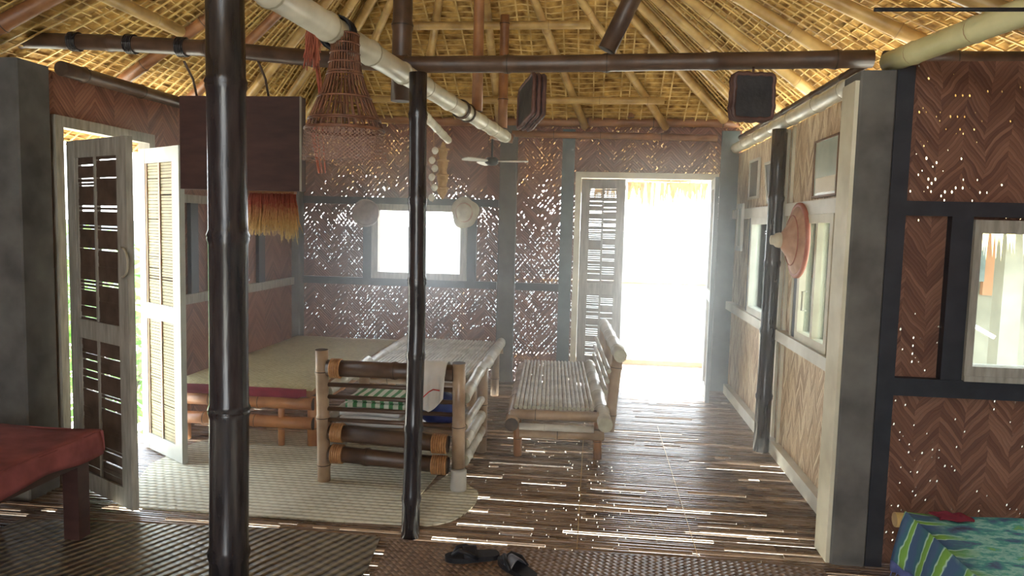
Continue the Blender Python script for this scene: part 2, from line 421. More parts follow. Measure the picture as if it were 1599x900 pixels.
# veranda deck outside the far door
d = MB()
y = 7.06
while y < 8.15:
    d.box(-1.6, 2.4, y, y + .05, -.03, -.002); y += .058
struct(d, 'deck', 'floor_strip', 'strip deck outside the far door', 'deck')
d = MB(); d.box(-1.6, 2.4, 8.15, 8.21, -.06, .05); struct(d, 'trim_1', 'bamboo_tan')
r = thing('railing', 'thin pale handrail across the deck outside the bright far door', 'railing', (.5, 8.14, 0))
MB().bamboo([(-1.5, 8.12, .905), (2.3, 8.12, .905)], .018, step=.4, seg=8, sd=4).build('rail', ['bamboo_tan', 'node_tan'], r)
for x in (-1.45, 2.25): MB().bamboo([(x, 8.08, -.03), (x, 8.08, .93)], .016, step=.3, seg=8, sd=5).build('baluster', ['bamboo_tan', 'node_tan'], r)

# ------------------------------------------------------------------ walls
def wall_panel(axis, c, a0, a1, z0, z1, holes=(), th=.012):
    """sheet in the plane axis=c from a0..a1, z0..z1 with rectangular holes (b0,b1,h0,h1)"""
    mb = MB()
    def bx(p, q, u, v):
        if q - p < 1e-4 or v - u < 1e-4: return
        if axis == 'y': mb.box(p, q, c, c + th, u, v)
        else: mb.box(c, c + th, p, q, u, v)
    cuts = sorted(holes); x = a0
    for b0, b1, h0, h1 in cuts:
        bx(x, b0, z0, z1); bx(b0, b1, z0, h0); bx(b0, b1, h1, z1); x = b1
    bx(x, a1, z0, z1)
    return mb
# far wall
DX0, DX1 = -.20, 1.10
wf = struct(wall_panel('y', YF, -3.0, XR + .02, -.1, 2.44, [(-2.10, -1.26, 1.00, 1.63), (DX0 + .03, DX1 - .03, -.1, 1.98)]), 'wall_far', 'weave_far', 'reddish woven bamboo far wall with daylight in its gaps', 'wall')
def member(x0, x1, y0, y1, z0, z1, name, mat, parent):
    return MB().box(x0, x1, y0, y1, z0, z1).build(name, mat, parent)
for x0, x1, z0, z1 in ((-2.86, -.92, 1.665, 1.735), (-2.86, -.92, .885, .955), (-.74, -.32, .885, .955)):
    member(x0, x1, YF - .035, YF - .001, z0, z1, 'rail', 'black_wood', wf)
for x0, x1, z0, z1 in ((-2.235, -2.15, .955, 1.665), (-1.21, -1.125, .955, 1.665), (-.33, -.215, -.02, 2.40)):
    member(x0, x1, YF - .036, YF - .001, z0, z1, 'stud', 'black_wood' if x0 < -1 else 'teal_wood', wf)
member(1.115, 1.272, YF - .03, YF - .001, -.02, 2.40, 'stud', 'teal_wood', wf)
def frame(mb, axis, c0, c1, a0, a1, z0, z1, w, sill=True):
    def bx(p, q, u, v):
        if axis == 'y': mb.box(p, q, c0, c1, u, v)
        else: mb.box(c0, c1, p, q, u, v)
    bx(a0, a0 + w, z0, z1); bx(a1 - w, a1, z0, z1); bx(a0 + w, a1 - w, z1 - w, z1)
    if sill: bx(a0 + w, a1 - w, z0, z0 + w)
    return mb
w1 = struct(frame(MB(), 'y', YF - .05, YF + .03, -2.145, -1.215, .955, 1.672, .062), 'window_1', 'grey_wood', 'square far window with a pale wooden frame and the bright sea outside', 'window')
# outer eave posts far side are left out of view; concrete columns
def column(x0, x1, y0, y1, z1, lab):
    mb = MB(); b = .008
    poly = [(x0 + b, y0), (x1 - b, y0), (x1, y0 + b), (x1, y1 - b), (x1 - b, y1), (x0 + b, y1), (x0, y1 - b), (x0, y0 + b)]
    mb.slab(poly, -.1, z1)
    o = mb.build('concrete_column', 'concrete'); return tag(o, lab, 'column', kind='structure')
column(-.912, -.748, YF - .07, YF - .002, 2.44, 'grey concrete column in the far wall between the window and the door')
column(-3.06, -2.84, YF - .12, YF - .002, 2.44, 'grey concrete column in the far left corner behind the mat bed')
column(-3.12, -2.888, 3.44, 3.665, 2.27, 'broad grey concrete column left of the dark louvred door')
column(1.112, 1.262, 3.375, 3.60, 2.20, 'tall grey concrete column where the pale wall meets the wing wall')
tr = MB(); tr.box(1.095, 1.112, 3.39, 3.56, 0, 2.16); struct(tr, 'lit_column_face', 'cream_paint')  # cream board added to stand for the column's lit left face
# near wing wall (faces the camera)
WX1 = 2.62
ww = struct(wall_panel('y', YW, 1.265, WX1, -.05, 2.25, [(1.655, 2.50, .93, 1.52)]), 'wall_wing', 'weave_wing', 'dark chevron woven wall to the right with pinholes of light', 'wall')
member(1.263, 1.335, YW - .05, YW - .001, -.02, 2.22, 'stud', 'black_wood', ww)
member(1.528, 1.615, YW - .045, YW - .001, .87, 1.585, 'stud', 'black_wood', ww)
member(1.335, WX1, YW - .046, YW - .001, 1.585, 1.648, 'rail', 'black_wood', ww)
member(1.335, WX1, YW - .046, YW - .001, .79, .869, 'rail', 'black_wood', ww)
w2m = MB()
for q in ((1.617, 1.649, .872, 1.572), (2.50, 2.56, .872, 1.572), (1.649, 2.50, .872, .936), (1.649, 2.50, 1.515, 1.572)): w2m.box(q[0], q[1], YW - .06, YW + .03, q[2], q[3])
w2 = struct(w2m, 'window_2', 'grey_wood', 'pale framed window in the dark wing wall, cut off at the edge', 'window')
MB().box(1.64, 2.52, YW - .01, YW - .004, .92, 1.54).build('pane', 'glass', w2)
member(1.617, 2.56, YW - .066, YW - .061, .870, .895, 'sill_bead', 'grey_wood', w2)
we = struct(wall_panel('x', WX1, -2.2, YW, -.05, 2.25), 'wall_right', 'weave_left')
# right wall of the main room
holes = [(4.06, 4.60, .88, 1.60), (5.42, 6.05, .88, 1.60)]
wr = struct(wall_panel('x', XR, 3.60, YF, -.05, 2.20, holes), 'wall_side', 'weave_right', 'pale woven bamboo side wall along the right of the room', 'wall')
def rmem(y0, y1, z0, z1, name, mat, d=.035): return member(XR - d, XR - .001, y0, y1, z0, z1, name, mat, wr)
bb = MB().box(XR - .05, XR - .001, 3.62, 6.90, 0, .085); struct(bb, 'baseboard_right', 'white_paint')
rmem(3.62, 5.04, .780, .850, 'sill_rail', 'white_paint', .06); rmem(5.17, 6.93, .780, .850, 'sill_rail', 'white_paint', .06)
rmem(3.62, 5.04, 1.605, 1.685, 'rail', 'white_paint', .04); rmem(5.17, 6.93, 1.605, 1.685, 'rail', 'white_paint', .04)
rmem(3.62, 3.70, .085, 2.18, 'stud', 'cream_paint', .035)
rmem(4.66, 4.76, .850, 1.605, 'stud', 'black_wood', .03); rmem(4.765, 4.80, .850, 1.605, 'stud', 'cream_paint', .035)
rmem(5.20, 5.34, .850, 1.605, 'stud', 'black_wood', .03)
rmem(5.02, 5.05, .085, 2.18, 'stud', 'cream_paint', .02); rmem(5.16, 5.195, .085, 2.18, 'stud', 'cream_paint', .02)
rmem(6.12, 6.20, .850, 1.605, 'stud', 'black_wood', .03)
w3 = struct(frame(MB(), 'x', XR - .045, XR + .03, 4.02, 4.64, .852, 1.604, .05), 'window_3', 'cream_paint', 'narrow cream casement window in the pale wall right of the red hat', 'window')
MB().box(XR - .04, XR + .02, 4.30, 4.34, .90, 1.555).build('mullion', 'cream_paint', w3)
MB().box(XR - .008, XR - .002, 4.07, 4.59, .90, 1.555).build('pane', 'glass', w3)
MB().tube([(XR - .05, 4.40, 1.05), (XR - .075, 4.40, 1.05), (XR - .075, 4.40, 1.16), (XR - .05, 4.40, 1.16)], .006, 6).build('catch', 'gold_pull', w3)
w4 = struct(frame(MB(), 'x', XR - .045, XR + .03, 5.40, 6.08, .852, 1.604, .05), 'window_4', 'white_paint', 'casement window in the pale wall beyond the dark round post', 'window')
MB().box(XR - .008, XR - .002, 5.44, 6.04, .90, 1.555).build('pane', 'glass', w4)
# left wall
LD0, LD1 = 3.70, 4.60
struct(wall_panel('x', -3.132, -2.2, 3.44, -.1, 2.30), 'wall_left_near', 'weave_left')
wl = struct(wall_panel('x', XL - .012, 3.66, YF, -.1, 2.26, [(LD0 + .03, LD1 - .03, -.1, 2.0)]), 'wall_left', 'weave_left', 'reddish woven wall on the left with the double door', 'wall')
def lmem(y0, y1, z0, z1, name, mat, d=.035): return member(XL + .001, XL + d, y0, y1, z0, z1, name, mat, wl)
lmem(4.66, 6.84, .875, .945, 'rail', 'grey_wood'); lmem(4.66, 6.84, 1.60, 1.66, 'rail', 'grey_wood', .03)
lmem(5.02, 5.12, .945, 1.60, 'stud', 'black_wood', .03); lmem(5.30, 5.62, .945, 1.60, 'shutter', 'teal_wood', .02); lmem(6.10, 6.22, .945, 1.60, 'stud', 'black_wood', .03)
# unseen back of the house; its opening is added and sized for fill light
struct(wall_panel('y', -2.2, -3.12, WX1, -.1, 2.4, [(-1.4, .2, -.1, 1.95)]), 'wall_back', 'weave_wing')

# ------------------------------------------------------------------ doors
def leaf(name_parent, hinge, free, z0, z1, mstile, mslat, gaps, sd, bars, handle=None, gsz=(.5, .85), cover=1.04):
    """one louvred leaf, hinge and free are (x,y); slats between stiles; gaps: share of slats missing light"""
    rr = random.Random(sd)
    h = Vector((hinge[0], hinge[1], 0)); f_ = Vector((free[0], free[1], 0)); d = (f_ - h); L = d.length; d.normalize(); n = Vector((-d.y, d.x, 0))
    Mx = Matrix((( d.x, n.x, 0, h.x), (d.y, n.y, 0, h.y), (0, 0, 1, 0), (0, 0, 0, 1)))
    sw = min(.085, L * .16)
    st = MB(); T = .017
    st.box(0, sw, -T, T, z0, z1, M=Mx); st.box(L - sw, L, -T, T, z0, z1, M=Mx)
    zm = z0 + (z1 - z0) * .47
    for a, b in ((z0, z0 + .10), (zm - .05, zm + .05), (z1 - .09, z1)): st.box(sw, L - sw, -T * .9, T * .9, a, b, M=Mx)
    o = st.build('leaf', mstile, name_parent)
    for a, b in ((z0 + .10, zm - .05), (zm + .05, z1 - .09)):
        sl = MB(); z = a
        while z < b - .004:
            hh = rr.uniform(.015, .022); x = sw
            cuts = [sw] + [sw + (L - 2 * sw) * q for q in bars] + [L - sw]
            gp = rr.random() < gaps
            for q0, q1 in zip(cuts, cuts[1:]):
                sh = rr.uniform(*gsz) if (gp and rr.random() < .75) else cover
                ts = rr.uniform(-.0015, .0015)
                sl.box(q0, q1, -.005 + ts, .005 + ts, z, min(z + hh * sh, b), M=Mx)
            z += hh
        sl.build('louvre', mslat, o)
        vb = MB()
        for q in (0.02, .98) + tuple(bars): vb.box(sw + (L - 2 * sw) * q - .009, sw + (L - 2 * sw) * q + .009, -.013, .013, a, b, M=Mx)
        vb.build('louvre_bar', 'grey_wood' if mslat != 'louvre_cream' else 'bamboo_brown', o)
    if handle:
        x, z = handle
        pts = [Mx @ Vector((L - .02 + .055 * math.sin(a) * 1.0, -.03 - .005, z + .045 * math.cos(a) * 1.6)) for a in [PI * k / 8 for k in range(9)]]
        MB().tube(pts, .006, 6).build('handle', 'gold_pull', o)
    return o
d1 = struct(frame(MB(), 'x', XL - .05, XL + .03, LD0, LD1, -.02, 2.03, .06, False), 'door_1', 'grey_wood', 'double louvred door in the left wall, both leaves opened inwards', 'door')
leaf(d1, (-2.805, 3.690), (-2.262, 3.385), .015, 1.885, 'grey_wood', 'louvre_dark', .40, 3, (.46,), handle=(0, 1.27))
leaf(d1, (XL + .06, LD1 - .20), (-2.415, 4.10), .015, 1.915, 'leaf_paint', 'louvre_cream', .12, 5, (.5,), cover=.86)
d2 = struct(frame(MB(), 'y', YF - .05, YF + .04, DX0, DX1, -.02, 2.01, .055, False), 'door_2', 'cream_paint', 'far double door standing open to the glaring beach', 'door')
leaf(d2, (DX0 + .06, YF - .03), (.262, YF - .07), .02, 1.945, 'grey_wood', 'grey_slat', .75, 8, (.5,), gsz=(.45, .8))
leaf(d2, (DX1 - .05, YF - .075), (1.00, 6.37), .02, 1.945, 'teal_wood', 'louvre_dark', .4, 9, (.5,))

# ------------------------------------------------------------------ roof
def slope(name, fn, nu, nv, lab):
    """fn(u,v): u along the eave, v 0 at the eave 1 at the ridge"""
    o = struct(MB().grid(fn, nu, nv, thick=(0, 0, .10)), name, 'thatch', lab, 'roof')
    lm = MB()
    rr = random.Random(len(name) + nu)
    nrow = int((Vector(fn(.5, 0)) - Vector(fn(.5, 1))).length / .060)
    for i in range(nrow):
        v = (i + .5) / nrow
        pts = [Vector(fn(k / 10, v)) + Vector((0, 0, -.012 - .004 * rr.random())) for k in range(11)]
        for a, b in zip(pts, pts[1:]):
            if (b - a).length > .05: lm.bar(a, b, .008, .007)
    ncol = int((Vector(fn(0, .0)) - Vector(fn(1, .0))).length / .115)
    for i in range(ncol):
        u = (i + .5 + rr.uniform(-.2, .2)) / ncol; u2 = u
        if name == 'ceiling_far':
            # upright laths keep square to the eave and stop at the hip
            e = Vector(fn(u, 0)); top = Vector((e.x + (.12 * (e.x + .8)), 4.3, 3.8)); 
            half = abs(e.x + .8); vmax = max(.05, 1 - half / 2.78 * 1.0)
            a = e; b = e.lerp(Vector((e.x, APEX.y, APEX.z)), min(vmax, .99))
        else:
            a = Vector(fn(u, 0)); b = Vector(fn(u, .96))
        off = Vector((0, 0, -.022)); lm.bar(a + off, b + off, .012, .006)
    lm.build('batten', 'batten', o)
    return o
FL, FR = Vector((-3.6, 7.9, 2.0)), Vector((1.95, 7.9, 2.0))
R2, R3 = Vector((2.35, 3.5, 2.1)), Vector((2.75, -3.0, 2.05))
L2, L3 = Vector((-3.6, 3.5, 2.0)), Vector((-3.6, -3.0, 2.0))
RB = Vector((-.8, -3.0, 3.8))
def jag(p, u, v, s):
    h = math.sin(u * 37.1 + s) * math.sin(v * 23.7 + s * 2.3)
    return p + Vector((0, 0, .015 * h))
slope('ceiling_far', lambda u, v: jag(FL.lerp(FR, u).lerp(APEX, v), u, v, 1), 40, 40, 'golden thatch over the far end of the room')
slope('ceiling_right', lambda u, v: jag(FR.lerp(R2, u).lerp(APEX, v), u, v, 2), 40, 30, 'golden thatch slope over the right wall')
slope('ceiling_left', lambda u, v: jag(FL.lerp(L2, u).lerp(APEX, v), u, v, 3), 40, 30, 'golden thatch slope over the left wall')
slope('ceiling_wing', lambda u, v: jag(R2.lerp(R3, u).lerp(APEX.lerp(RB, u), v), u, v, 4), 50, 30, 'thatch overhead at the near right')
slope('ceiling_near', lambda u, v: jag(L2.lerp(L3, u).lerp(APEX.lerp(RB, u), v), u, v, 5), 50, 30, 'thatch overhead at the near left')
# ragged thatch ends hanging outside the far eave
fr = MB()
for k in range(420):
    x = R.uniform(-3.4, 1.9); l = R.uniform(.10, .24) + (.10 if .45 < x < .8 else 0); y0 = 7.9 + R.uniform(-.06, .06)
    w = R.uniform(.008, .02); a = R.uniform(-.03, .03)
    fr.add([(x - w, y0, 1.985), (x + w, y0, 1.985), (x + w * .6 + a, y0 + .02, 1.985 - l * .6), (x + a, y0 + .03, 1.985 - l), (x - w * .6 + a, y0 + .02, 1.985 - l * .6)], [(0, 1, 2, 3, 4)])
tag(fr.build('hanging_thatch_fringe', 'dry_grass'), 'ragged straw fringe hanging from the eave outside the far door', 'thatch fringe', kind='stuff')
ORD = ['first', 'second', 'third', 'fourth', 'fifth', 'sixth', 'seventh', 'eighth']
def rafter(base, top, r, mat, lab, grp, sd, drop=.085, t0=0.0, t1=.84):
    a = base.lerp(top, t0) + Vector((0, 0, -drop)); b = base.lerp(top, t1) + Vector((0, 0, -drop))
    o = MB().bamboo([a, b], r, r * .8, step=.42, seg=10, sd=sd).build('rafter', mat)
    return tag(o, lab, 'rafter', grp)
tan = ['bamboo_tan', 'node_tan']
xs = [-2.55, -1.72, -.92, -.1, .66]
for k, x in enumerate(xs):
    rafter(Vector((x, 7.0, 2.45)), APEX, .036, tan, 'tan bamboo rafter over the far wall, %s from the left hip' % ORD[k], 'rafters under the far thatch', 20 + k, t0=.04, t1=.84 if 0 < k < 4 else .60)
rafter(FL.lerp(APEX, .31), APEX, .04, tan, 'bamboo hip rafter rising from the far left corner', 'rafters under the far thatch', 31, t1=.80)
rafter(FR.lerp(APEX, .31), APEX, .04, tan, 'bamboo hip rafter rising from the far right corner', 'rafters under the far thatch', 32, t1=.80)
for k, u in enumerate((.18, .36, .55, .75, .95)):
    rafter(FR.lerp(R2, u), APEX, .037, tan, 'bamboo rafter of the right roof slope, %s from the far corner' % ORD[k], 'rafters over the right wall', 40 + k, t0=.22, t1=.80)
for k, u in enumerate((.18, .38, .58, .80)):
    rafter(FL.lerp(L2, u), APEX, .037, ['bamboo_brown', 'node_dark'] if k > 1 else tan, 'bamboo rafter of the left roof slope, %s from the far corner' % ORD[k], 'rafters over the left wall', 50 + k, t0=.20, t1=.80)
for k, u in enumerate((.06, .15)):
    rafter(R2.lerp(R3, u), APEX.lerp(RB, u), .042, tan, 'short bamboo rafter %s' % ('above the thin dark rod at the top right' if k else 'crossing behind the pale yellow pole at the top right'), 'rafters over the wing', 60 + k, t0=.06, t1=.75)
for k, u in enumerate((.06, .16)):
    rafter(L2.lerp(L3, u), APEX.lerp(RB, u), .042, ['bamboo_brown', 'node_dark'], 'brown bamboo rafter at the top left, %s the concrete column' % ('nearest above' if k == 0 else 'just this side of'), 'rafters over the near left', 65 + k, t0=.2, t1=.75)
def purlin(p0, p1, r, mat, lab, sd, name='purlin', grp='purlins under the thatch'):
    return tag(MB().bamboo([p0, p1], r, step=.45, seg=10, sd=sd).build(name, mat), lab, 'purlin', grp)
for k, Y in enumerate((6.42, 6.02, 5.60)):
    z = 3.8 - (Y - 4.3) * .5 - .155; hw = (Y - 4.3) / 3.6
    purlin((-.8 - 2.8 * hw + .28, Y, z - .01), (-.8 + 2.75 * hw - .28, Y, z - .01), .030, tan if k != 1 else ['bamboo_brown', 'node_dark'], 'level bamboo purlin under the far thatch, %s' % ('lowest of three', 'middle of three', 'topmost of three')[k], 70 + k)
purlin((-2.44, 4.15, 2.575), (-2.44, 1.2, 2.575), .034, tan, 'bamboo purlin running towards the viewer under the left thatch', 75)

# ------------------------------------------------------------------ beams and posts
def pole(name, pts, r, mats, lab, cat, sd, r1=None, step=.4, seg=16, grp=None, **k):
    return tag(MB().bamboo(pts, r, r1, step, seg, sd, **k).build(name, mats), lab, cat, grp)
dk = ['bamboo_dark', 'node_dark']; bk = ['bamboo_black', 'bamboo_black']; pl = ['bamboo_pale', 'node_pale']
YC = 3.66
c = [onY(x, y_, YC) for x, y_ in ((0, 62), (150, 66), (330, 76), (500, 92), (640, 101), (850, 100), (1100, 96), (1362, 92))]
c = [Vector((-3.05, YC, c[0].z))] + c
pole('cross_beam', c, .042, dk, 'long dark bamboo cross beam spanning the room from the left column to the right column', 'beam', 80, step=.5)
pole('cross_beam', [onY(1372, 92, 3.50) + Vector((.02, 0, 0)), onY(1599, 93, 3.50), onY(1720, 93, 3.50)], .036, dk, 'dark bamboo beam along the top of the wing wall', 'beam', 81, step=.5)
a = Vector((-.925, 3.43, 2.198)); b = Vector((-.70, 5.62, 2.165)); a0 = a + (a - b) * 1.1
pole('lengthwise_beam', [a0, a, b], .054, pl, 'whitish lengthwise bamboo pole passing the fish trap and the slim middle post', 'beam', 82, .044, step=.36, hollow=False)
pole('beam_stub', [onY(768, 210, 5.72), onY(802, 217, 5.72)], .036, ['bamboo_brown', 'node_dark'], 'short orange bamboo stub at the far end of the whitish pole', 'pole', 83, step=.5)
pole('side_pole', [onZ(655, 172, 2.1), onZ(700, 219, 2.1)], .026, pl, 'short white bamboo pole just behind the slim middle post', 'pole', 84, step=.4)
pole('wall_plate', [onY(440, 178, 6.93), onY(700, 190, 6.93), onY(1160, 192, 6.93)], .043, ['bamboo_brown', 'node_dark'], 'brown bamboo beam along the top of the far wall', 'beam', 85, step=.55)
pole('wall_plate', [onY(800, 209, 6.92), onY(1120, 216, 6.92)], .032, ['bamboo_brown', 'node_dark'], 'reddish bamboo pole just above the far door', 'pole', 86, step=.5)
pole('wall_plate', [(1.225, 3.74, 2.222), (1.225, 6.86, 2.235)], .045, pl, 'whitish bamboo beam along the top of the pale right wall', 'beam', 87, step=.5)
pole('eave_pole', [(1.25, 3.74, 2.305), (1.25, 6.80, 2.325)], .022, dk, 'slim dark pole lying on the whitish wall-top beam', 'pole', 88, step=.6)
pole('wall_plate', [(XL + .07, 3.70, 2.27), (XL + .07, 6.80, 2.29)], .040, dk, 'dark bamboo beam along the top of the left wall', 'beam', 89, step=.5)
p0 = onZ(1388, 99, 2.25); p1 = onZ(1500, 55, 2.25); p2 = onZ(1600, 18, 2.25); p3 = p2 + (p2 - p1) * 8.0
pole('wing_pole', [p0 + Vector((-.005, -.02, 0)), p1, p2, p3], .046, ['bamboo_green', 'bamboo_brown'], 'thick yellow-green bamboo pole slanting from the right column to the top corner', 'beam', 90, .056, step=.42, bulge=1.05, hollow=False)
tag(MB().tube([onY(1365, 15, 2.36), onY(1700, 15, 2.36)], .006, 8).build('metal_rod', 'black_rubber'), 'thin black rod stretched across the top right corner', 'rod')
pt = onY(351, 0, 2.6); pb = onY(357, 899, 2.6)
dirv = (pb - pt); base = pt + dirv * ((0 - pt.z) / dirv.z); top = pt + dirv * ((3.10 - pt.z) / dirv.z)
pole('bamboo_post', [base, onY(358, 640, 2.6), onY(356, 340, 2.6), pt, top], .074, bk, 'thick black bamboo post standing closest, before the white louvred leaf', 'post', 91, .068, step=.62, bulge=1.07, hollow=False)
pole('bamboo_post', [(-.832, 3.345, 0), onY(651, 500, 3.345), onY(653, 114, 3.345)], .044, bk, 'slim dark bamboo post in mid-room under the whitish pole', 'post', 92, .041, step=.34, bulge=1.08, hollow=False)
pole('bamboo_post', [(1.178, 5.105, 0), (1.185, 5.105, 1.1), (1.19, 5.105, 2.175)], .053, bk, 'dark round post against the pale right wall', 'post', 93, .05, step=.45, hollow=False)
tag(MB().bamboo([(-1.018, 3.765, 2.12), (-1.015, 3.765, 2.35), (-1.0, 3.765, 3.50)], .052, .050, .6, 14, 94).build('king_post', dk), 'dark hanging post beside the fish trap, cut off below the cross beam', 'post', 'roof struts')
br0 = onY(947, 88, 3.66) + Vector((0, 0, .028)); br1 = onY(986, 0, 3.66)
tag(MB().bamboo([br0, br1, br0 + (br1 - br0) * 2.6], .044, .044, .6, 14, 95).build('brace', dk), 'dark leaning brace rising from the middle of the cross beam', 'brace', 'roof struts')
for k, (Y, zt) in enumerate(((4.78, 3.40), (5.50, 3.03))):
    q = (Y - 3.43) / (5.62 - 3.43); bx = a.lerp(b, q)
    tag(MB().bamboo([(bx.x, Y, bx.z + .048), (bx.x, Y, zt)], .036, .034, .5, 12, 96 + k).build('strut', ['bamboo_brown', 'node_dark']), ['reddish upright strut standing on the whitish pole', 'reddish upright strut at the tip of the whitish pole'][k], 'strut', 'roof struts')
tag(MB().bamboo([onY(985, 184, 6.86), onY(986, 112, 6.86)], .032, .032, .3, 12, 99).build('strut', ['bamboo_brown', 'node_dark']), 'short reddish strut above the far door', 'strut', 'roof struts')

def lashing(parent, p, d, r, n, mat='bamboo_dark', w=.012, t_=.005):
    p = Vector(p); d = Vector(d).normalized(); u = d.cross(Vector((0, 0, 1))).normalized(); v = u.cross(d); mb = MB()
    for k in range(n):
        c_ = p + d * w * (k - (n - 1) / 2)
        mb.tube([c_ + (u * math.cos(2 * PI * q / 18) + v * math.sin(2 * PI * q / 18)) * r for q in range(19)], t_, 6, caps=False)
    return mb.build('lashing', mat, parent)
lw = bpy.data.objects['lengthwise_beam']
lashing(lw, a.lerp(b, .45), b - a, .054, 3); lashing(lw, a.lerp(b, .51), b - a, .053, 2)
lashing(lw, a.lerp(b, -.30), b - a, .060, 4, 'black_rubber', .016)
xb = bpy.data.objects['cross_beam']
for px_ in (118, 205, 285):
    q = onY(px_, 70, YC).x
    k = max(i for i in range(len(c)) if c[i].x <= q); f_ = (q - c[k].x) / (c[k + 1].x - c[k].x); q = c[k].lerp(c[k + 1], f_)
    lashing(xb, q, (1, 0, -.05), .046, 5, 'bamboo_black', .010)

# ------------------------------------------------------------------ floor mats
def mat(poly, z0, th, m, lab, edge=None):
    mb = MB(); mb.slab(poly, z0, z0 + th)
    o = mb.build('floor_mat', m); return tag(o, lab, 'mat')
bigm = [(-2.62, 4.06), (-2.36, 3.44), (-.98, 3.43), (-.74, 3.47), (-.64, 3.58), (-.585, 3.78), (-.595, 3.98), (-.68, 4.05), (-.80, 4.42), (-.85, 4.62), (-1.30, 4.86), (-2.42, 4.88), (-2.60, 4.5)]
def smooth(poly, n=2):
    for _ in range(n):
        q = []
        for (ax, ay), (bx, by) in zip(poly, poly[1:] + poly[:1]): q += [(ax * .75 + bx * .25, ay * .75 + by * .25), (ax * .25 + bx * .75, ay * .25 + by * .75)]
        poly = q
    return poly
bp = [(-2.62, 4.06), (-2.40, 3.44), (-2.2, 3.435), (-1.3, 3.44)] + smooth(bigm[2:9], 2)[2:-2] + [(-.86, 4.66), (-1.30, 4.88), (-2.42, 4.90), (-2.60, 4.5)]
mat(bp, .002, .007, 'mat_beige', 'large pale woven floor mat under the bamboo settee')
mat([(-2.75, 2.1), (-.935, 2.1), (-.930, 3.0), (-.965, 3.30), (-1.5, 3.315), (-2.2, 3.25), (-2.75, 3.2)], .002, .006, 'mat_brown', 'dark woven floor mat with diagonal ridges around the thick black post')
mat([(-.905, 2.1), (1.06, 2.1), (1.06, 3.30), (.55, 3.315), (-.2, 3.295), (-.915, 3.285), (-.890, 3.0)], .002, .007, 'mat_red', 'reddish brown woven floor mat carrying the dark sandals')

# ------------------------------------------------------------------ mat bed (left)
fur = ['bamboo_furn', 'node_dark']; brn = ['bamboo_brown', 'node_dark']; obn = ['bamboo_orange', 'node_dark']; wn = ['bamboo_worn', 'node_pale']
BX0, BX1, BY0, BY1, BZ = -2.74, -1.80, 4.56, 6.60, .40
bed = thing('bamboo_bed', 'low bamboo bed with a greenish mat and red cloth edge in the far left corner', 'bed', ((BX0 + BX1) / 2, (BY0 + BY1) / 2, 0))
def sheet(u, v):
    x = BX0 - .01 + (BX1 - BX0 + .02) * u; y_ = BY0 - .03 + (BY1 - BY0 + .03) * v
    return (x, y_, BZ + .014 + .004 * math.sin(u * 9) * math.sin(v * 7) - (.012 if v == 0 else 0))
MB().grid(sheet, 14, 20, thick=(0, 0, -.008)).build('sleeping_mat', 'mat_bed', bed)
cl = MB()
cl.grid(lambda u, v: (BX0 + .02 + (BX1 - BX0 - .05) * u, BY0 - .034 - .004 * math.sin(u * 22), BZ + .004 - v * (.062 if .02 < u < .96 else .05)), 30, 3, thick=(0, .006, 0))
cl.grid(lambda u, v: (BX0 + .02 + (BX1 - BX0 - .05) * u, BY0 - .03 + v * (BY1 - BY0), BZ - .004), 4, 6, thick=(0, 0, .006))
cl.build('under_cloth', 'maroon_cloth', bed)
for z in (.295, .165): MB().bamboo([(BX0, BY0 + .02, z), (BX1, BY0 + .02, z)], .042, step=.36, sd=int(z * 100)).build('end_rail', obn, bed)
for x in (BX0 + .02, BX1 - .02): MB().bamboo([(x, BY0 + .10, .30), (x, BY1, .30)], .040, step=.4, sd=int(-x * 50)).build('side_rail', obn, bed)
for x in (BX0 + .02, BX1 - .02):
    for y_ in (BY0 + .065, BY1 - .06): MB().bamboo([(x, y_, 0), (x, y_, .345)], .038, step=.2, sd=int(-x * 90)).build('leg', obn, bed)
for x in (-2.35, -2.02): MB().bamboo([(x, BY0 + .02, .0), (x, BY0 + .02, .35)], .022, step=.2, sd=int(-x * 70)).build('upright', obn, bed)
sl = MB(); x = BX0 + .03
while x < BX1 - .03: sl.box(x, x + .030, BY0, BY1, .345, .388); x += .036
sl.build('bed_slats', 'bamboo_brown', bed)

# ------------------------------------------------------------------ slatted bamboo bed (middle)
b2 = thing('bamboo_bed', 'slatted bamboo bed with a bare pale top standing under the far window', 'bed', (-1.2, 5.7, 0))
X0, X1, Y0, Y1, Z = -1.64, -.775, 4.96, 6.50, .45
x = X0 + .05; k = 0
while x < X1 - .05:
    MB().bamboo([(x, Y0 + .01, Z - .004 + R.uniform(-.002, .002)), (x + R.uniform(-.004, .004), Y1, Z)], .0115, step=.30, seg=8, sd=300 + k, bulge=1.06).build('slat', wn, b2); x += .0275; k += 1
for x in (X0 + .01, X1 - .005): MB().bamboo([(x, Y0 - .05, Z - .015), (x - .03, Y1 + .02, Z - .005)], .042, step=.42, sd=int(-x * 33)).build('side_rail', wn, b2)
for y_ in (Y0 + .06, 5.7, Y1 - .08): MB().bamboo([(X0, y_, Z - .055), (X1, y_, Z - .055)], .036, step=.36, sd=int(y_ * 10)).build('cross_rail', fur, b2)
for x in (X0 + .06, X1 - .06):
    for y_ in (Y0 + .14, Y1 - .16): MB().bamboo([(x, y_, 0), (x, y_, Z - .06)], .036, step=.22, sd=int(y_ * 31)).build('leg', fur, b2)

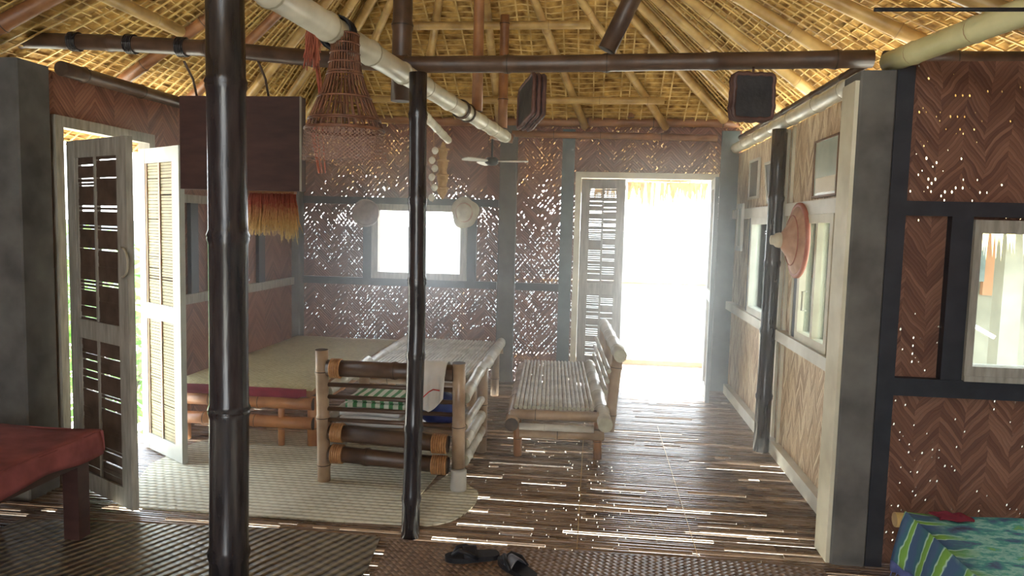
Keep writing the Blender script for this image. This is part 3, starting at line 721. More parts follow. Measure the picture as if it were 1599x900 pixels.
# ------------------------------------------------------------------ bamboo settee seen from behind
SY = 3.985
st = thing('bamboo_settee', 'dark bamboo settee seen from behind, with laundry on its seat', 'settee', (-1.12, 4.35, 0))
xl, xr, yb = -1.502, -.722, 4.72
MB().bamboo([(xl, SY, 0.009), (xl - .004, SY - .01, .40), (xl - .006, SY - .03, .775)], .037, step=.25, sd=1).build('back_post', fur, st)
MB().bamboo([(xr + .002, SY, .135), (xr, SY - .01, .42), (xr, SY - .03, .735)], .037, step=.27, sd=2).build('back_post', fur, st)
MB().bamboo([(xl, yb, 0.009), (xl, yb, .56)], .036, step=.24, sd=3).build('front_post', fur, st)
MB().bamboo([(xr + .02, yb, 0.001), (xr + .02, yb, .56)], .036, step=.24, sd=4).build('front_post', fur, st)
dkf = ['bamboo_dark', 'node_dark']
tpr = MB().bamboo([(xl + .03, SY - .028, .672), (xr - .03, SY - .028, .676)], .047, step=.5, sd=6).build('top_rail', dkf, st)
for z in (.575, .505, .435, .372):
    MB().tube([(xl + .02, SY - .015, z), (xr - .02, SY - .015, z + .004)], .013, 8).build('back_slat', 'bamboo_dark', st)
lrs = []
for z in (.262, .140): lrs.append(MB().bamboo([(xl + .03, SY + .006, z + .03), (xr - .056, SY + .006, z)], .047, step=.6, sd=int(z * 200)).build('lower_rail', dkf, st))
def lash(x, z, n, w, parent, nm='lashing'):
    lb = MB()
    for k in range(n):
        ring = []
        for q in range(17):
            t_ = 2 * PI * q / 16; ring.append((x + k * w, SY + .006 + .050 * math.cos(t_), z + .050 * math.sin(t_)))
        lb.tube(ring, .0065, 6, caps=False)
    lb.build(nm, 'rattan', parent)
lash(xl + .05, .292, 6, .0115, lrs[0]); lash(xl + .05, .168, 6, .0115, lrs[1]); lash(xr - .145, .262, 7, .0125, lrs[0]); lash(xr - .145, .140, 7, .0125, lrs[1])
lb = MB()
for k in range(5):
    lb.tube([(xl + .055 + k * .012, SY - .028 + .051 * math.cos(2 * PI * q / 16), .672 + .051 * math.sin(2 * PI * q / 16)) for q in range(17)], .0068, 6, caps=False)
lb.build('lashing', 'rattan', tpr)
for x, s_ in ((xl, 1), (xr + .02, -1)):
    MB().bamboo([(x - .0, SY + .045, .520), (x + .01 * s_, yb + .05, .565)], .034, step=.34, sd=int(40 + x * 9)).build('arm_rail', wn, st)
    MB().bamboo([(x, SY + .045, .355), (x, yb - .04, .36)], .024, step=.34, sd=int(60 + x * 9)).build('arm_slat', wn, st)
    for z in (.255, .155): MB().bamboo([(x, SY + .060, z), (x, yb - .04, z)], .034, step=.34, sd=int(80 + x * 9 + z * 99)).build('side_rail', wn, st)
MB().bamboo([(xl, yb, .255), (xr, yb, .255)], .036, step=.34, sd=15).build('front_rail', fur, st)
ss = MB(); y_ = SY + .07
while y_ < yb - .05: ss.box(xl + .04, xr - .03, y_, y_ + .028, .292, .306); y_ += .036
ss.build('seat_slats', 'bamboo_furn', st)
fb = MB(); fb.lathe([(0, 0), (.045, 0), (.047, .01), (.044, .112), (.040, .118), (0, .118)], (xr + .006, SY - .01, .0095), 18)
tag(fb.build('foot_block', 'foot_block'), 'pale block under the right rear foot of the settee', 'block')
# laundry
def folded(x0, x1, y0, y1, z0, th, m, name, lab, cat, grp=None, sd=0, layers=3):
    mb = MB(); rr = random.Random(sd)
    for k in range(layers):
        a = th / layers; ph = rr.uniform(0, 6)
        def fn(u, v, k=k, ph=ph, a=a):
            e = (1 - (2 * u - 1) ** 8) * (1 - (2 * v - 1) ** 8)
            return (x0 + (x1 - x0) * u + .012 * math.sin(v * 5 + ph), y0 + (y1 - y0) * v + .010 * math.sin(u * 7 + ph), z0 + a * (k + 1) - a * .16 * (1 - e) + a * .06 * math.sin(u * 11 + ph) * math.sin(v * 9))
        mb.grid(fn, 16, 12, thick=(0, 0, -a * .70))
    return tag(mb.build(name, m), lab, cat, grp)
folded(-1.43, -1.08, 4.08, 4.42, .307, .095, 'white_cloth', 'folded_cloth', 'folded white cloth at the bottom of the laundry on the settee seat', 'cloth', 'laundry on the settee', 1, 3)
folded(-1.41, -1.05, 4.10, 4.40, .411, .07, 'green_check', 'folded_cloth', 'folded green and white checked cloth on the settee laundry', 'cloth', 'laundry on the settee', 2, 2)
def blob(c, r, m, name, lab, cat, sd, n=3.0):
    rr = random.Random(sd); ph = [rr.uniform(0, 6) for _ in range(6)]
    mb = MB(); nu, nv = 28, 14; vs = []
    for i in range(nv + 1):
        la = -PI / 2 + PI * i / nv
        for k in range(nu):
            lo = 2 * PI * k / nu; d = Vector((math.cos(la) * math.cos(lo), math.cos(la) * math.sin(lo), math.sin(la)))
            w_ = 1 + .10 * math.sin(d.x * 5 * n / 3 + ph[0]) * math.sin(d.y * 6 + ph[1]) + .08 * math.sin(d.z * 9 + d.x * 7 + ph[2])
            z = max(d.z * r[2] * w_, -r[2] * .92)
            vs.append((c[0] + d.x * r[0] * w_, c[1] + d.y * r[1] * w_, c[2] + z))
    mb.add(vs, [(i * nu + k, i * nu + (k + 1) % nu, (i + 1) * nu + (k + 1) % nu, (i + 1) * nu + k) for i in range(nv) for k in range(nu)], 0, True)
    return tag(mb.build(name, m), lab, cat)
blob((-.90, 4.28, .307 + .088), (.12, .16, .095), 'blue_cloth', 'cloth_bundle', 'crumpled dark blue bundle on the settee seat behind the slim post', 'bundle', 4)
folded(-1.38, -1.18, 4.46, 4.64, .307, .13, 'yellow_cloth', 'folded_cloth', 'folded mustard cloth at the back of the settee seat', 'cloth', 'laundry on the settee', 5, 3)
# white cloth with a red line draped over the top rail
def drape2(u, v):
    """hangs from the rail towards the viewer, short tail behind"""
    x = -.970 + .200 * u - .035 * v * (u - .35); ry = SY - .028; rz = .676; rr_ = .064
    L = v * (.245 + .035 * math.sin(u * 3.3)) * 1.6; w_ = -.008 + .008 * math.sin(u * 16 + v * 2) + .005 * math.sin(u * 33)
    tail = .07
    if L < tail: return (x, ry + rr_, rz - tail + L)
    if L < tail + PI * rr_:
        t_ = (L - tail) / rr_; return (x, ry + rr_ * math.cos(t_), rz + rr_ * math.sin(t_))
    return (x, ry - rr_ + w_ * min(1, v) - .004, rz - (L - tail - PI * rr_) * 1.15)
ct = thing('white_cloth', 'white cloth with a thin red line draped over the settee back', 'cloth', (-.85, SY, .7))
dcl = MB().grid(drape2, 24, 30, thick=(0, -.003, .001)).build('cloth', 'white_cloth', ct)
MB().tube([(-.925, SY - .117, .53), (-.87, SY - .119, .585), (-.845, SY - .120, .60), (-.81, SY - .118, .595)], .0035, 6).build('red_trim', 'red_line', dcl)

# ------------------------------------------------------------------ bamboo bench with a leaning back (right)
bn = thing('bamboo_bench', 'pale slatted bamboo bench with a leaning back beside the far door', 'bench', (-.21, 4.60, 0), .058)
BL, BW = 1.62, .27
def L(x, y_, z): return (x, y_, z)
x = -BW + .015; k = 0
while x < BW - .02:
    MB().bamboo([L(x, .02, .342 + R.uniform(-.002, .002)), L(x, BL, .345)], .0125, step=.3, seg=8, sd=500 + k, bulge=1.06).build('slat', wn, bn, world=False); x += .0285; k += 1
MB().bamboo([L(-BW - .005, -.10, .258), L(-BW - .005, BL, .29)], .043, step=.4, sd=1).build('side_rail', fur, bn, world=False)
MB().bamboo([L(BW + .035, -.13, .285), L(BW + .02, BL, .33)], .047, step=.34, sd=2).build('side_rail', wn, bn, world=False)
MB().bamboo([L(-BW - .02, .0, .300), L(BW + .0, -.0, .300)], .032, step=.36, sd=3).build('cross_rail', fur, bn, world=False)
MB().bamboo([L(-BW + .04, -.045, .235), L(BW - .03, -.045, .230)], .022, step=.36, sd=4).build('cross_rail', wn, bn, world=False)
MB().bamboo([L(-BW + .04, .03, .175), L(BW + .04, .03, .175)], .034, step=.36, sd=5).build('cross_rail', fur, bn, world=False)
MB().bamboo([L(-BW + .0, BL - .12, .29), L(BW, BL - .12, .29)], .032, step=.36, sd=6).build('cross_rail', fur, bn, world=False)
for x, y_ in ((-BW + .03, .10), (BW + .01, .10), (-BW + .03, BL - .2), (BW + .01, BL - .2)):
    MB().bamboo([L(x, y_, 0), L(x - .01, y_, .315)], .027, step=.2, sd=int(y_ * 40 + 7)).build('leg', brn, bn, world=False)
for y_ in (.20, .85, 1.48): MB().bamboo([L(BW + .085, y_, .16), L(BW + .125, y_ + .0, .66)], .036, step=.3, sd=int(y_ * 70)).build('back_post', fur, bn, world=False)
MB().bamboo([L(BW + .13, .06, .685), L(BW + .13, BL - .0, .69)], .042, step=.36, sd=9).build('top_rail', wn, bn, world=False)
for z, dx in ((.43, .075), (.50, .082), (.57, .09)): MB().bamboo([L(BW + dx - .022, .14, z), L(BW + dx - .022, BL - .04, z)], .015, step=.3, seg=8, sd=int(z * 77)).build('back_slat', wn, bn, world=False)

# ------------------------------------------------------------------ red bench (left) and batik bed (right)
rb = thing('wooden_bench', 'low bench under a worn red cloth at the left edge', 'bench', (-2.58, 2.5, 0))
rx0, rx1, ry0, ry1, rz = -2.86, -2.285, 1.75, 3.17, .487
def redtop(u, v):
    x = rx0 + (rx1 - rx0) * u; y_ = ry0 + (ry1 - ry0) * v
    return (x, y_, rz + .006 * math.sin(u * 6 + v * 11) * math.sin(v * 5))
def redside(u, v):
    d = .105 + .012 * math.sin(u * 15)
    return (rx1 + .012 * math.sin(v * PI / 2) + .004 * math.sin(u * 31), ry0 + (ry1 - ry0) * u, rz - d * v)
def redend(u, v):
    d = .095 + .010 * math.sin(u * 9); return (rx0 + (rx1 + .01 - rx0) * u, ry1 + .01 * math.sin(v * PI / 2), rz - d * v)
rc = MB(); rc.grid(redtop, 10, 24, thick=(0, 0, -.006)); rc.grid(redside, 40, 5, thick=(-.006, 0, 0)); rc.grid(redend, 16, 5, thick=(0, -.006, 0)); rc.build('red_cloth', 'red_cloth', rb)
MB().box(rx0, rx1 - .01, ry0, ry1 - .01, .43, .478).build('seat_board', 'brown_board', rb)
MB().box(rx1 - .07, rx1 - .02, ry0 + .05, ry1 - .05, .35, .43).build('apron', 'brown_board', rb)
MB().box(rx0 + .02, rx0 + .07, ry0 + .05, ry1 - .05, .35, .43).build('apron', 'brown_board', rb)
for x in (rx0 + .02, rx1 - .095):
    for y_ in (ry0 + .06, ry1 - .14): MB().box(x, x + .075, y_, y_ + .075, 0.0, .35).build('leg', 'brown_board', rb)

bb_ = thing('low_bed', 'low bed in the right corner, mostly hidden by its batik cloth', 'bed', (1.9, 2.1, 0))
qx0, qx1, qy0, qy1, qz = 1.27, 2.45, 1.0, 3.10, .375
for x in (qx0 + .05, qx1 - .03):
    for y_ in (qy0 + .05, qy1 - .08): MB().bamboo([(x, y_, 0), (x, y_, qz - .06)], .035, step=.2, sd=int(x * 30 + y_)).build('leg', brn, bb_)
for y_ in (qy0 + .03, qy1 - .02): MB().bamboo([(qx0 - .015 if y_ > 2 else qx0 + .03, y_, qz - .036), (qx1, y_, qz - .03)], .030, step=.4, sd=int(y_ * 9)).build('end_rail', ['bamboo_tan', 'node_tan'], bb_)
bs = MB(); x = qx0 + .01
while x < qx1: bs.box(x, x + .04, qy0 + .06, qy1 - .05, qz - .03, qz - .012); x += .046
bs.build('bed_slats', 'bamboo_tan', bb_)
bk_ = thing('batik_cloth', 'blue and green batik cloth hanging over the bed at the lower right', 'cloth', (1.9, 2.1, qz))
def btop(u, v): return (qx0 + .005 + (qx1 - qx0) * u, qy0 + (qy1 - .062 - qy0) * v, qz + .014 + .005 * math.sin(u * 13 + v * 6) * math.sin(v * 17))
def bside(u, v):
    y_ = qy0 + (qy1 - .062 - qy0) * u; d = .205 + .012 * math.sin(y_ * 23) + .01 * math.sin(y_ * 41)
    return (qx0 + .005 - .018 * math.sin(v * PI / 2) - .012 * v * (1 + math.sin(y_ * 19)), y_, qz + .012 - d * v + .006 * (1 - v))
bt = MB(); bt.grid(btop, 24, 40, thick=(0, 0, -.004)); bt.grid(bside, 80, 8, thick=(.004, 0, 0)); bkc = bt.build('cloth', 'batik', bk_)
def hem(u, v):
    y_ = qy0 + (qy1 - .062 - qy0) * u; p = bside(u, 1.0); return (p[0] - .001, p[1], p[2] + .002 - v * (.040 + .006 * math.sin(y_ * 90)))
MB().grid(hem, 160, 2, thick=(.003, 0, 0)).build('hem', 'hem_blue', bkc)
fr_ = MB()
for k in range(60):
    y_ = qy0 + (qy1 - qy0) * (k + .5) / 60; p = hem((k + .5) / 60, 1); fr_.tube([(p[0], p[1], p[2] + .004), (p[0] - .003, p[1] + .004, p[2] - .018)], .0025, 4)
fr_.build('tassel_edge', 'hem_blue', bkc)
rd = MB(); rd.grid(lambda u, v: (1.37 + .13 * u + .01 * math.sin(v * 5), 2.955 + .075 * v + .008 * math.sin(u * 9), qz + .020 + (.014 + .010 * math.sin(u * 14) * math.sin(v * 7)) * math.sin(u * PI) * math.sin(v * PI)), 20, 12, thick=(0, 0, .004))
tag(rd.build('red_rag', 'maroon_cloth'), 'small dark red rag on the batik bed near the wing wall', 'rag')

# ------------------------------------------------------------------ sandals
def sandal(x, y_, rz_, lab):
    s_ = thing('sandal', lab, 'sandal', (x, y_, .010), rz_, 'sandals on the reddish mat')
    poly = smooth([(-.036, -.115), (.034, -.115), (.040, -.03), (.050, .06), (.030, .128), (-.020, .130), (-.046, .06), (-.036, -.03)], 2)
    MB().slab(poly, 0, .022).build('sole', 'black_rubber', s_, world=False)
    sb = MB()
    for sx in (-1, 1): sb.tube([(sx * .046, -.01, .018), (sx * .042, .03, .045), (sx * .02, .07, .052), (0, .095, .022)], .009, 8)
    sbo = sb.build('strap', 'black_rubber', s_, world=False)
    MB().grid(lambda u, v: ((u - .5) * .086 * (1 - .12 * v), -.01 + .06 * v, .02 + .038 * math.sin(u * PI)), 10, 4, thick=(0, 0, .004)).build('upper', 'black_rubber' if rz_ > 1 else 'grey_strap', s_, world=False)
sandal(-.49, 3.14, 1.9, 'black sandal lying on the reddish mat, the left one of the pair')
sandal(-.285, 3.05, .75, 'dark sandal with a grey strap, the right one of the pair')

# ------------------------------------------------------------------ things hanging from the beams
# boxy cabinet
cx0, cx1, cy0, cy1, cz0, cz1 = -2.245, -1.570, 3.80, 3.875, 1.652, 2.148
cb = thing('hanging_cabinet', 'dark brown board cabinet hanging behind the thick black post', 'cabinet', ((cx0 + cx1) / 2, 3.9, cz0))
bxm = MB(); bxm.box(cx0, cx1, cy0, cy0 + .018, cz0, cz1)
for q in ((cx0, cx0 + .018, cy0 + .018, cy1, cz0, cz1), (cx1 - .018, cx1, cy0 + .018, cy1, cz0, cz1), (cx0 + .018, cx1 - .018, cy0 + .018, cy1, cz0, cz0 + .018), (cx0 + .018, cx1 - .018, cy0 + .018, cy1, cz1 - .018, cz1), (cx0 + .018, cx1 - .018, cy1 - .012, cy1, cz0 + .018, cz1 - .018)): bxm.box(*q)
bxm.build('body', 'brown_board', cb)
MB().box(cx1 - .002, cx1 + .004, cy0 - .004, cy0 + .012, cz0, cz1).build('edge_strip', 'grey_wood', cb)
hp = onY(420, 150, 3.84)
for x in (hp.x, cx0 + .08): MB().tube([(x, 3.84, cz1 - .01), (x, 3.80, 2.235), (x, 3.715, 2.31)], .007, 6).build('hanger', 'bamboo_dark', cb)
# dyed grass bunch
gb = thing('grass_bunch', 'red and yellow bunch of dried grass hanging below the dark cabinet', 'grass bunch', (-1.78, 3.93, 1.645))
mb = MB()
for k in range(520):
    x = R.uniform(-.125, .125); y_ = R.uniform(-.02, .02); l = R.uniform(.13, .24) + (.05 if x > .05 else 0) * R.random()
    sway = R.uniform(-.03, .03) + x * .12; wv = R.uniform(-.012, .012)
    mb.tube([(x, y_, 0), (x + sway * .3 + wv, y_ + R.uniform(-.012, .012), -l * .5), (x + sway, y_ + R.uniform(-.02, .02), -l)], [.0028, .0034, .0012], 4)
mb.build('fibres', 'dyed_grass', gb, world=False)
MB().bar((-.13, 0, .002), (.13, 0, .002), .04, .014).build('hanging_binding', 'bamboo_brown', gb, world=False)
# fish trap
T0 = onZ(537, 40, 2.235); TY = T0.y
ft = thing('fish_trap', 'flaring brown fish trap of thin sticks with a net skirt, hung from the whitish pole', 'fish trap', (T0.x + .005, TY - .0, 0))
prof = [(2.205, .050), (2.13, .052), (2.06, .062), (2.00, .082), (1.94, .108), (1.885, .131), (1.845, .147)]
tz = lambda z: Vector((0, 0, z))
def rad_at(z):
    for (z0, r0), (z1, r1) in zip(prof, prof[1:]):
        if z <= z0 and z >= z1: return r0 + (r1 - r0) * (z0 - z) / (z0 - z1)
    return prof[-1][1]
for k in range(34):
    a_ = 2 * PI * k / 34
    MB().tube([(r * math.cos(a_ + .03 * i), r * math.sin(a_ + .03 * i), z) for i, (z, r) in enumerate(prof)], .0030, 5).build('stick', 'trap_stick', ft, world=False)
for z in (2.20, 2.165, 2.13, 2.095, 2.06, 2.05, 1.965, 1.885, 1.878, 1.848, 1.843):
    r = rad_at(z) + .003
    MB().tube([(r * math.cos(2 * PI * q / 28), r * math.sin(2 * PI * q / 28), z) for q in range(29)], .0035, 5, caps=False).build('hoop', 'trap_stick', ft, world=False)
MB().grid(lambda u, v: ((.147 + .010 * v + .004 * math.sin(u * 50)) * math.cos(u * 2 * PI), (.147 + .010 * v + .004 * math.sin(u * 50)) * math.sin(u * 2 * PI), 1.85 - v * .125 - .006 * math.sin(u * 44) * v), 56, 6).build('net_skirt', 'net', ft, world=False)
ic = MB()
for k in range(20):
    a_ = 2 * PI * k / 20; ic.tube([(.13 * math.cos(a_), .13 * math.sin(a_), 1.86), (.03 * math.cos(a_), .03 * math.sin(a_), 2.03)], .0025, 4)
ic.build('inner_funnel', 'trap_stick', ft, world=False)
cd_ = MB()
for k in range(4):
    yy = (k - 1.5) * .014
    cd_.tube([(-.045 + .062 * math.cos(t_), yy + .03, 2.212 + .062 * math.sin(t_)) for t_ in [2 * PI * q / 20 for q in range(21)]], .004, 5, caps=False)
cd_.build('cord', 'black_rubber', ft, world=False)
# red raffia
q0 = onY(484, 28, 2.86)
rf = MB()
for k in range(46):
    x = R.uniform(-.022, .022); y_ = R.uniform(-.02, .02); l = R.uniform(.10, .20)
    rf.tube([(q0.x + x * .4, q0.y + .02 + y_ * .4, q0.z), (q0.x + x + R.uniform(-.01, .01), q0.y + .02 + y_, q0.z - l * .5), (q0.x + x * 1.2 + R.uniform(-.015, .015), q0.y + .02 + y_, q0.z - l)], .0022, 4)
for k in range(5):
    x = R.uniform(-.01, .01)
    rf.tube([(q0.x + x, q0.y + .05, q0.z - .1), (q0.x + .03 + x, q0.y + .05, q0.z - .32), (q0.x + .01 + x * 3, q0.y + .05, q0.z - .45), (q0.x + .03 + x * 2, q0.y + .05, q0.z - .60)], .0022, 4)
tag(rf.build('hanging_tassel', 'red_string'), 'stringy red raffia tassel hanging left of the fish trap', 'tassel')
# driftwood slabs
def plaque(name, w_, h_, th, M, lab, sd):
    po = []
    n = 72
    for k in range(n):
        t_ = 2 * PI * k / n; c_, s_ = math.cos(t_), math.sin(t_); q = (abs(c_) ** 12 + abs(s_) ** 12) ** (-1 / 12)
        wv = 1 + .014 * math.sin(5 * t_ + sd) + .014 * math.sin(11 * t_ + 2 * sd) + .012 * math.sin(19 * t_ + sd * 3)
        po.append((.47 * w_ * q * c_ * wv, .47 * h_ * q * s_ * wv))
    o = thing(name, lab, 'wood slab', M.to_translation()); ROOTM[o.name] = M.copy(); o.matrix_world = M
    MB().slab(po, -th / 2, th / 2).build('slab', 'driftwood', o, world=False)
    rim = MB()
    for zz in (-th * .42, 0, th * .42): rim.tube([(x, z, zz) for x, z in po + po[:1]], .011, 6, caps=False)
    rim.build('bark_edge', 'driftwood_edge', o, world=False)
    MB().tube([(0, h_ * .45, 0), (0, h_ * .5 + .03, 0)], .006, 6).build('peg', 'driftwood_edge', o, world=False)
    return o
def face(c_, rz_, tilt=0, roll_=0):
    return Matrix.Translation(c_) @ Matrix.Rotation(rz_, 4, 'Z') @ Matrix.Rotation(PI / 2 + tilt, 4, 'X') @ Matrix.Rotation(roll_, 4, 'Z')
plaque('driftwood_slab', .195, .215, .055, face((.70, 3.58, 2.118), .16, .0), 'square black slab of rough wood hanging by the right wall top', 3)
plaque('driftwood_slab', .22, .215, .06, face((-.325, 3.56, 2.085), -1.15, -.10, .26), 'narrow dark slab of rough wood hanging edge-on below the cross beam', 5)
# ceiling fan
fc = onY(768, 252, 5.45)
fn_ = thing('ceiling_fan', 'small ceiling fan with pale blades hung from the tip of the whitish pole', 'fan', (fc.x, fc.y, fc.z))
MB().lathe([(0, .03), (.035, .028), (.05, .01), (.05, -.015), (.03, -.03), (0, -.032)], (0, 0, 0), 20).build('hub', 'fan_dark', fn_, world=False)
MB().tube([(0, 0, .02), (0, 0, 2.128 - fc.z)], .008, 8).build('down_rod', 'fan_dark', fn_, world=False)
for k, a_ in enumerate((-.10, 2.05, 4.0)):
    Mz = Matrix.Rotation(a_, 4, 'Z') @ Matrix.Rotation(.16 if k != 1 else .3, 4, 'X')
    pol = smooth([(.04, -.018), (.22, -.045), (.27, -.03), (.27, .03), (.22, .045), (.04, .018)], 1)
    MB().slab(pol, -.004, .004, M=Mz).build('blade', 'fan_white', fn_, world=False)
# woven garland, shell string
gp = onZ(692, 222, 2.07)
ga = MB()
gp = onY(692, 222, 5.15)
gz = [(0, .004), (-.03, .016), (-.07, .030), (-.11, .022), (-.15, .034), (-.2, .024), (-.25, .036), (-.30, .026), (-.34, .034), (-.38, .016), (-.40, .004)]
ga.lathe([(r * 1.15, z) for z, r in gz], gp, 12)
for z in (-.05, -.13, -.23, -.32): ga.tube([(gp.x + .042 * math.cos(t_), gp.y + .042 * math.sin(t_), gp.z + z) for t_ in [2 * PI * q / 12 for q in range(13)]], .006, 5, caps=False)
ga.tube([(gp.x, gp.y, gp.z - .005), (gp.x, gp.y, 2.07)], .004, 5)
tag(ga.build('hanging_garland', 'garland'), 'long woven brown garland hanging right of the slim middle post', 'garland')
sp = onY(677, 240, 5.0)
sh = thing('shell_string', 'string of white shells hanging close behind the slim middle post', 'shell string', (sp.x, sp.y, sp.z))
MB().tube([(0, 0, .20), (0, 0, -.33)], .002, 5).build('hanging_string', 'garland', sh, world=False)
for k, z in enumerate((.02, -.045, -.10, -.16, -.23, -.30)):
    MB().lathe([(0, -.026), (.012, -.022), (.024, -.004), (.020, .014), (.008, .024), (0, .026)], ((-1) ** k * .010, 0, z), 12).build('shell', 'shell', sh, world=False)

# ------------------------------------------------------------------ things on the walls
tc = onY(573, 333, YF - .05)
tr_ = thing('woven_tray', 'round brown woven tray hung at the upper left corner of the far window', 'tray', (tc.x, YF - .072, tc.z))
Rx = Matrix.Rotation(PI / 2, 4, 'X')
MB().lathe([(0, .002), (.05, .004), (.10, .010), (.125, .024), (.13, .020), (.125, .012), (.10, -.001), (0, -.008)], (0, 0, 0), 28, M=Rx).build('dish', 'tray_brown', tr_, world=False)
MB().tube([(0, .012, .11), (0, .012, .15)], .002, 5).build('hanging_loop', 'garland', tr_, world=False)
MB().tube([(.128 * math.cos(2 * PI * q / 28), -.022, .128 * math.sin(2 * PI * q / 28)) for q in range(29)], .006, 6, caps=False).build('rim', 'tray_brown', tr_, world=False)
hc = onY(725, 332, YF - .12)
sh_ = thing('straw_hat', 'pale crumpled straw hat hung at the upper right corner of the far window', 'hat', (hc.x, YF - .075, hc.z))
def hatfn(rr0, zz):
    return rr0
hm = MB(); nu = 40
pr = [(.128, .012), (.13, .018), (.10, .026), (.078, .035), (.074, .07), (.065, .095), (.03, .105), (0, .106)]
vs = []
for i, (r, z) in enumerate(pr):
    for k in range(nu):
        a_ = 2 * PI * k / nu; w_ = 1 + (.06 * math.sin(3 * a_ + 1) + .05 * math.sin(5 * a_)) * (1 if i < 4 else .5)
        vs.append((r * w_ * math.cos(a_), -z - (.012 * math.sin(4 * a_) if i < 2 else 0), r * w_ * 1.14 * math.sin(a_)))
hm.add(vs, [(i * nu + k, i * nu + (k + 1) % nu, (i + 1) * nu + (k + 1) % nu, (i + 1) * nu + k) for i in range(len(pr) - 1) for k in range(nu)], 0, True)
hcr = hm.build('brim_and_crown', 'hat_pale', sh_, world=False)
MB().tube([(0, .02, .10), (0, .02, .17)], .002, 5).build('hanging_loop', 'garland', sh_, world=False)
bd = MB()
for z, r in ((.045, .079), (.068, .076)): bd.tube([(r * math.cos(2 * PI * q / 28), -z, r * 1.12 * math.sin(2 * PI * q / 28)) for q in range(29)], .005, 5, caps=False)
bd.build('band', 'hat_tan', hcr, world=False)
# conical hat
cc = onX(1247, 376, XR - .045)
kh = thing('conical_hat', 'conical red-rimmed hat hung between the dark post and the cream window', 'hat', (XR - .050, cc.y, cc.z))
Ry = Matrix.Rotation(-PI / 2, 4, 'Y')
kcn = MB().lathe([(.222, .0), (.215, .010), (.16, .030), (.11, .052), (.07, .082), (.045, .100), (0, .108)], (0, 0, 0), 36, M=Ry).build('cone', 'hat_tan', kh, world=False)
MB().lathe([(.224, -.012), (.230, -.006), (.230, .010), (.214, .014), (.195, .010), (.195, -.008)], (0, 0, 0), 36, M=Ry).build('rim', 'hat_red', kh, world=False)
MB().lathe([(.15, .036), (.155, .038), (.150, .042)], (0, 0, 0), 36, M=Ry).build('ring', 'hat_red', kcn, world=False)
MB().lathe([(.040, .092), (.048, .108), (.042, .130), (.030, .142), (.028, .160), (0, .164)], (0, 0, 0), 20, M=Ry).build('knob', 'hat_pale', kcn, world=False)
def picture(y0, y1, z0, z1, fm, pm, lab, tilt=0.0, x=None, w_=.02, extra=None, cat='picture', d=.018):
    xb = x if x is not None else XR - .004
    P = thing('picture_frame' if cat == 'picture' else cat, lab, cat, (xb, (y0 + y1) / 2, z0))
    h_ = z1 - z0; hw = (y1 - y0) / 2
    Mt = Matrix.Rotation(-tilt, 4, 'Y')
    f_ = MB()
    for q in ((-d, 0, -hw, hw, 0, w_), (-d, 0, -hw, hw, h_ - w_, h_), (-d, 0, -hw, -hw + w_, w_, h_ - w_), (-d, 0, hw - w_, hw, w_, h_ - w_)): f_.box(*q, M=Mt)
    f_.build('frame', fm, P, world=False)
    pco = MB().box(-d * .55, -.002, -hw + w_, hw - w_, w_, h_ - w_, M=Mt).build('picture' if cat == 'picture' else 'glass', pm, P, world=False)
    if extra:
        for k, (a0, a1, c0, c1, mm) in enumerate(extra):
            MB().box(-d * .62, -d * .55, -hw + w_ + a0 * (2 * hw - 2 * w_), -hw + w_ + a1 * (2 * hw - 2 * w_), w_ + c0 * (h_ - 2 * w_), w_ + c1 * (h_ - 2 * w_), M=Mt).build('print', mm, pco, world=False)
    return P
picture(4.09, 4.53, 1.70, 2.03, 'pic_brown', 'glass_paper', 'thin brown framed pale green picture high on the wall by the column', extra=[(.08, .92, .05, .33, 'paper_warm')], w_=.012)
picture(6.02, 6.38, 1.76, 2.08, 'white_paint', 'pic_grey', 'pale framed picture high on the wall beyond the dark round post')
picture(5.23, 5.48, 1.70, 1.99, 'white_paint', 'pic_dark', 'dark picture in a pale frame tilting forward beside the dark round post', tilt=.10, x=XR - .048, w_=.016)
mr = picture(6.36, 6.60, 1.33, 1.73, 'white_paint', 'glass_paper', 'narrow white framed mirror on the wall next to the far door', cat='mirror', w_=.04, x=XR - .045)

# ------------------------------------------------------------------ outside: bushes by the left door, neighbouring house by the right window
def bush(x, y_, h_, r, lab, sd):
    rr = random.Random(sd); o = thing('shrub', lab, 'shrub', (x, y_, -2.65), 0, 'shrubs outside the left door')
    tb = MB()
    for k in range(5):
        a_ = rr.uniform(0, 6.28); tb.tube([(0, 0, 0), (.15 * math.cos(a_), .15 * math.sin(a_), h_ * .4), (r * .6 * math.cos(a_), r * .6 * math.sin(a_), h_ * .8)], [.04, .03, .01], 6)
    tb.build('stem', 'trunk', o, world=False)
    lb_ = MB()
    for k in range(900):
        d = Vector((rr.gauss(0, 1), rr.gauss(0, 1), rr.gauss(0, 1))).normalized() * (rr.random() ** .4)
        c_ = Vector((d.x * r, d.y * r, h_ * .62 + d.z * h_ * .38)); a1 = Vector((rr.gauss(0, 1), rr.gauss(0, 1), rr.gauss(0, .6))).normalized(); b1 = a1.cross(Vector((rr.gauss(0, 1), rr.gauss(0, 1), rr.gauss(0, 1)))).normalized()
        l = rr.uniform(.08, .15); lb_.add([c_ - a1 * l, c_ + b1 * l * .35 + a1 * .02, c_ + a1 * l, c_ - b1 * l * .35 + a1 * .02], [(0, 1, 2, 3)])
    lb_.build('foliage', 'leaf_green', o, world=False)
bush(-5.6, 7.9, 3.9, 1.0, 'green shrub seen through the louvres of the left door', 1)
bush(-8.0, 10.6, 4.1, 1.2, 'green shrub outside, further along behind the left wall', 2)
nh = thing('neighbour_house', 'pale house with an orange wall seen through the right window', 'house', (6.0, 9.0, -2.65))
MB().box(3.2, 8.2, 9.2, 9.35, -2.65, 2.28).build('wall', 'pale_wall', nh)
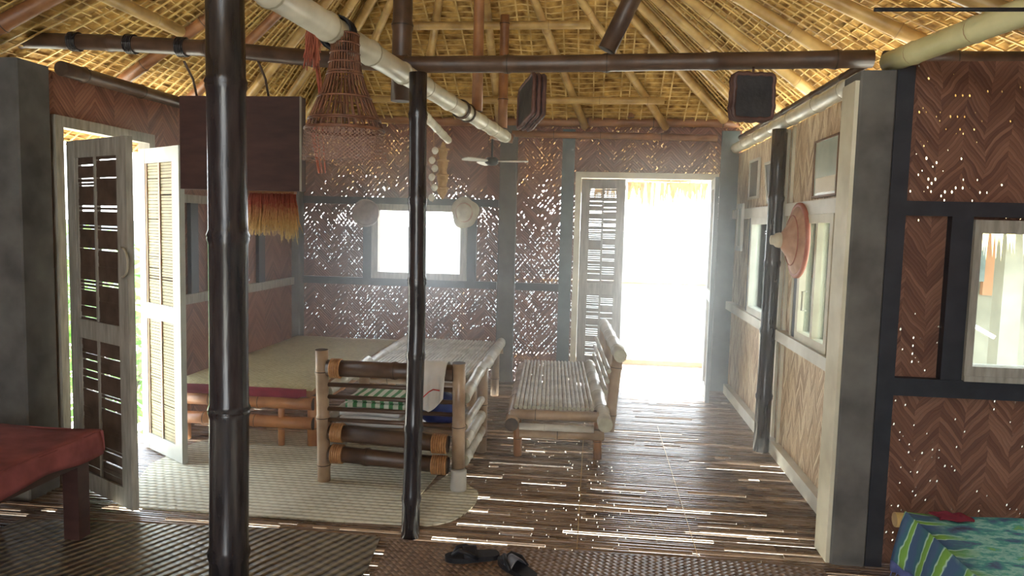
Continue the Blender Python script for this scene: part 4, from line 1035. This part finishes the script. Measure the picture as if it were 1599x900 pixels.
oa, ob = onY(1540, 372, 9.15), onY(1562, 462, 9.15)
MB().box(oa.x, ob.x, 9.14, 9.20, ob.z, 2.0).build('orange_panel', 'orange_wall', nh)
for x in (oa.x - .09, ob.x + .01): MB().box(x, x + .09, 9.12, 9.20, .98, 2.0).build('shutter', 'teal_wood', nh)
for x in (3.4, onY(1566, 450, 8.3).x, 6.2): MB().box(x, x + .20, 8.3, 8.5, -2.65, 1.78).build('porch_post', 'pale_wall', nh)
MB().bar(onY(1522, 510, 8.25), onY(1552, 527, 8.25), .04, .04).build('handrail', 'white_paint', nh)
MB().grid(lambda u, v: (3.0 + 5.4 * u, 7.9 + 2.1 * v, 1.62 + 1.2 * v), 10, 6, thick=(0, 0, .12)).build('roof', 'dry_grass', nh)
fe = MB()
for k in range(260):
    x = R.uniform(3.0, 8.4); l = R.uniform(.20, .42); w_ = R.uniform(.015, .03)
    fe.add([(x - w_, 7.9, 1.66), (x + w_, 7.9, 1.66), (x + R.uniform(-.02, .02), 7.88, 1.66 - l)], [(0, 1, 2)])
fe.build('eave_fringe', 'dry_grass', nh)

# ------------------------------------------------------------------ light
w = bpy.data.worlds.new('world'); scene.world = w; w.use_nodes = True; t = w.node_tree; t.nodes.clear()
bg = t.nodes.new('ShaderNodeBackground'); o = t.nodes.new('ShaderNodeOutputWorld')
v = sep(coords(t, 'Generated'))[2]
t.links.new(ramp(v, [(0, (.96, .99, 1.0)), (.15, (.93, .98, 1.0)), (1., (.55, .75, 1.0))]).k, bg.inputs[0]); bg.inputs[1].default_value = 5.0
t.links.new(bg.outputs[0], o.inputs[0])
sd_ = bpy.data.lights.new('sun', 'SUN'); so = bpy.data.objects.new('sun', sd_); COL.objects.link(so)
sd_.energy = 16.0; sd_.angle = .02; sd_.color = (1, .95, .85)
so.rotation_euler = Vector((.06, -.62, -.80)).to_track_quat('-Z', 'Y').to_euler()   # light travels towards the house from the sea, a little from the left
vs_ = scene.view_settings; vs_.view_transform = 'Standard'; vs_.look = 'None'; vs_.exposure = 1.15; vs_.gamma = 1.0; vs_.use_curve_mapping = False
cy = scene.cycles; cy.volume_bounces = 1; cy.max_bounces = 12; cy.diffuse_bounces = 8; cy.glossy_bounces = 4; cy.transparent_max_bounces = 24
cy.sample_clamp_indirect = 8.0
# scattering volume added to imitate the lens glow around the far door
m, t = new_mat('haze'); vo = t.nodes.new('ShaderNodeVolumeScatter'); vo.inputs['Color'].default_value = (.93, .97, 1, 1); vo.inputs['Density'].default_value = .085; vo.inputs['Anisotropy'].default_value = .78
o = t.nodes.new('ShaderNodeOutputMaterial'); t.links.new(vo.outputs[0], o.inputs['Volume']); MATS['haze'] = m
hz = MB(); hz.box(XL + .02, XR - .02, 3.9, YF - .06, .02, 2.12)
tag(hz.build('haze', 'haze'), 'thin pale haze added for the lens glow around the far door', 'haze', kind='stuff')
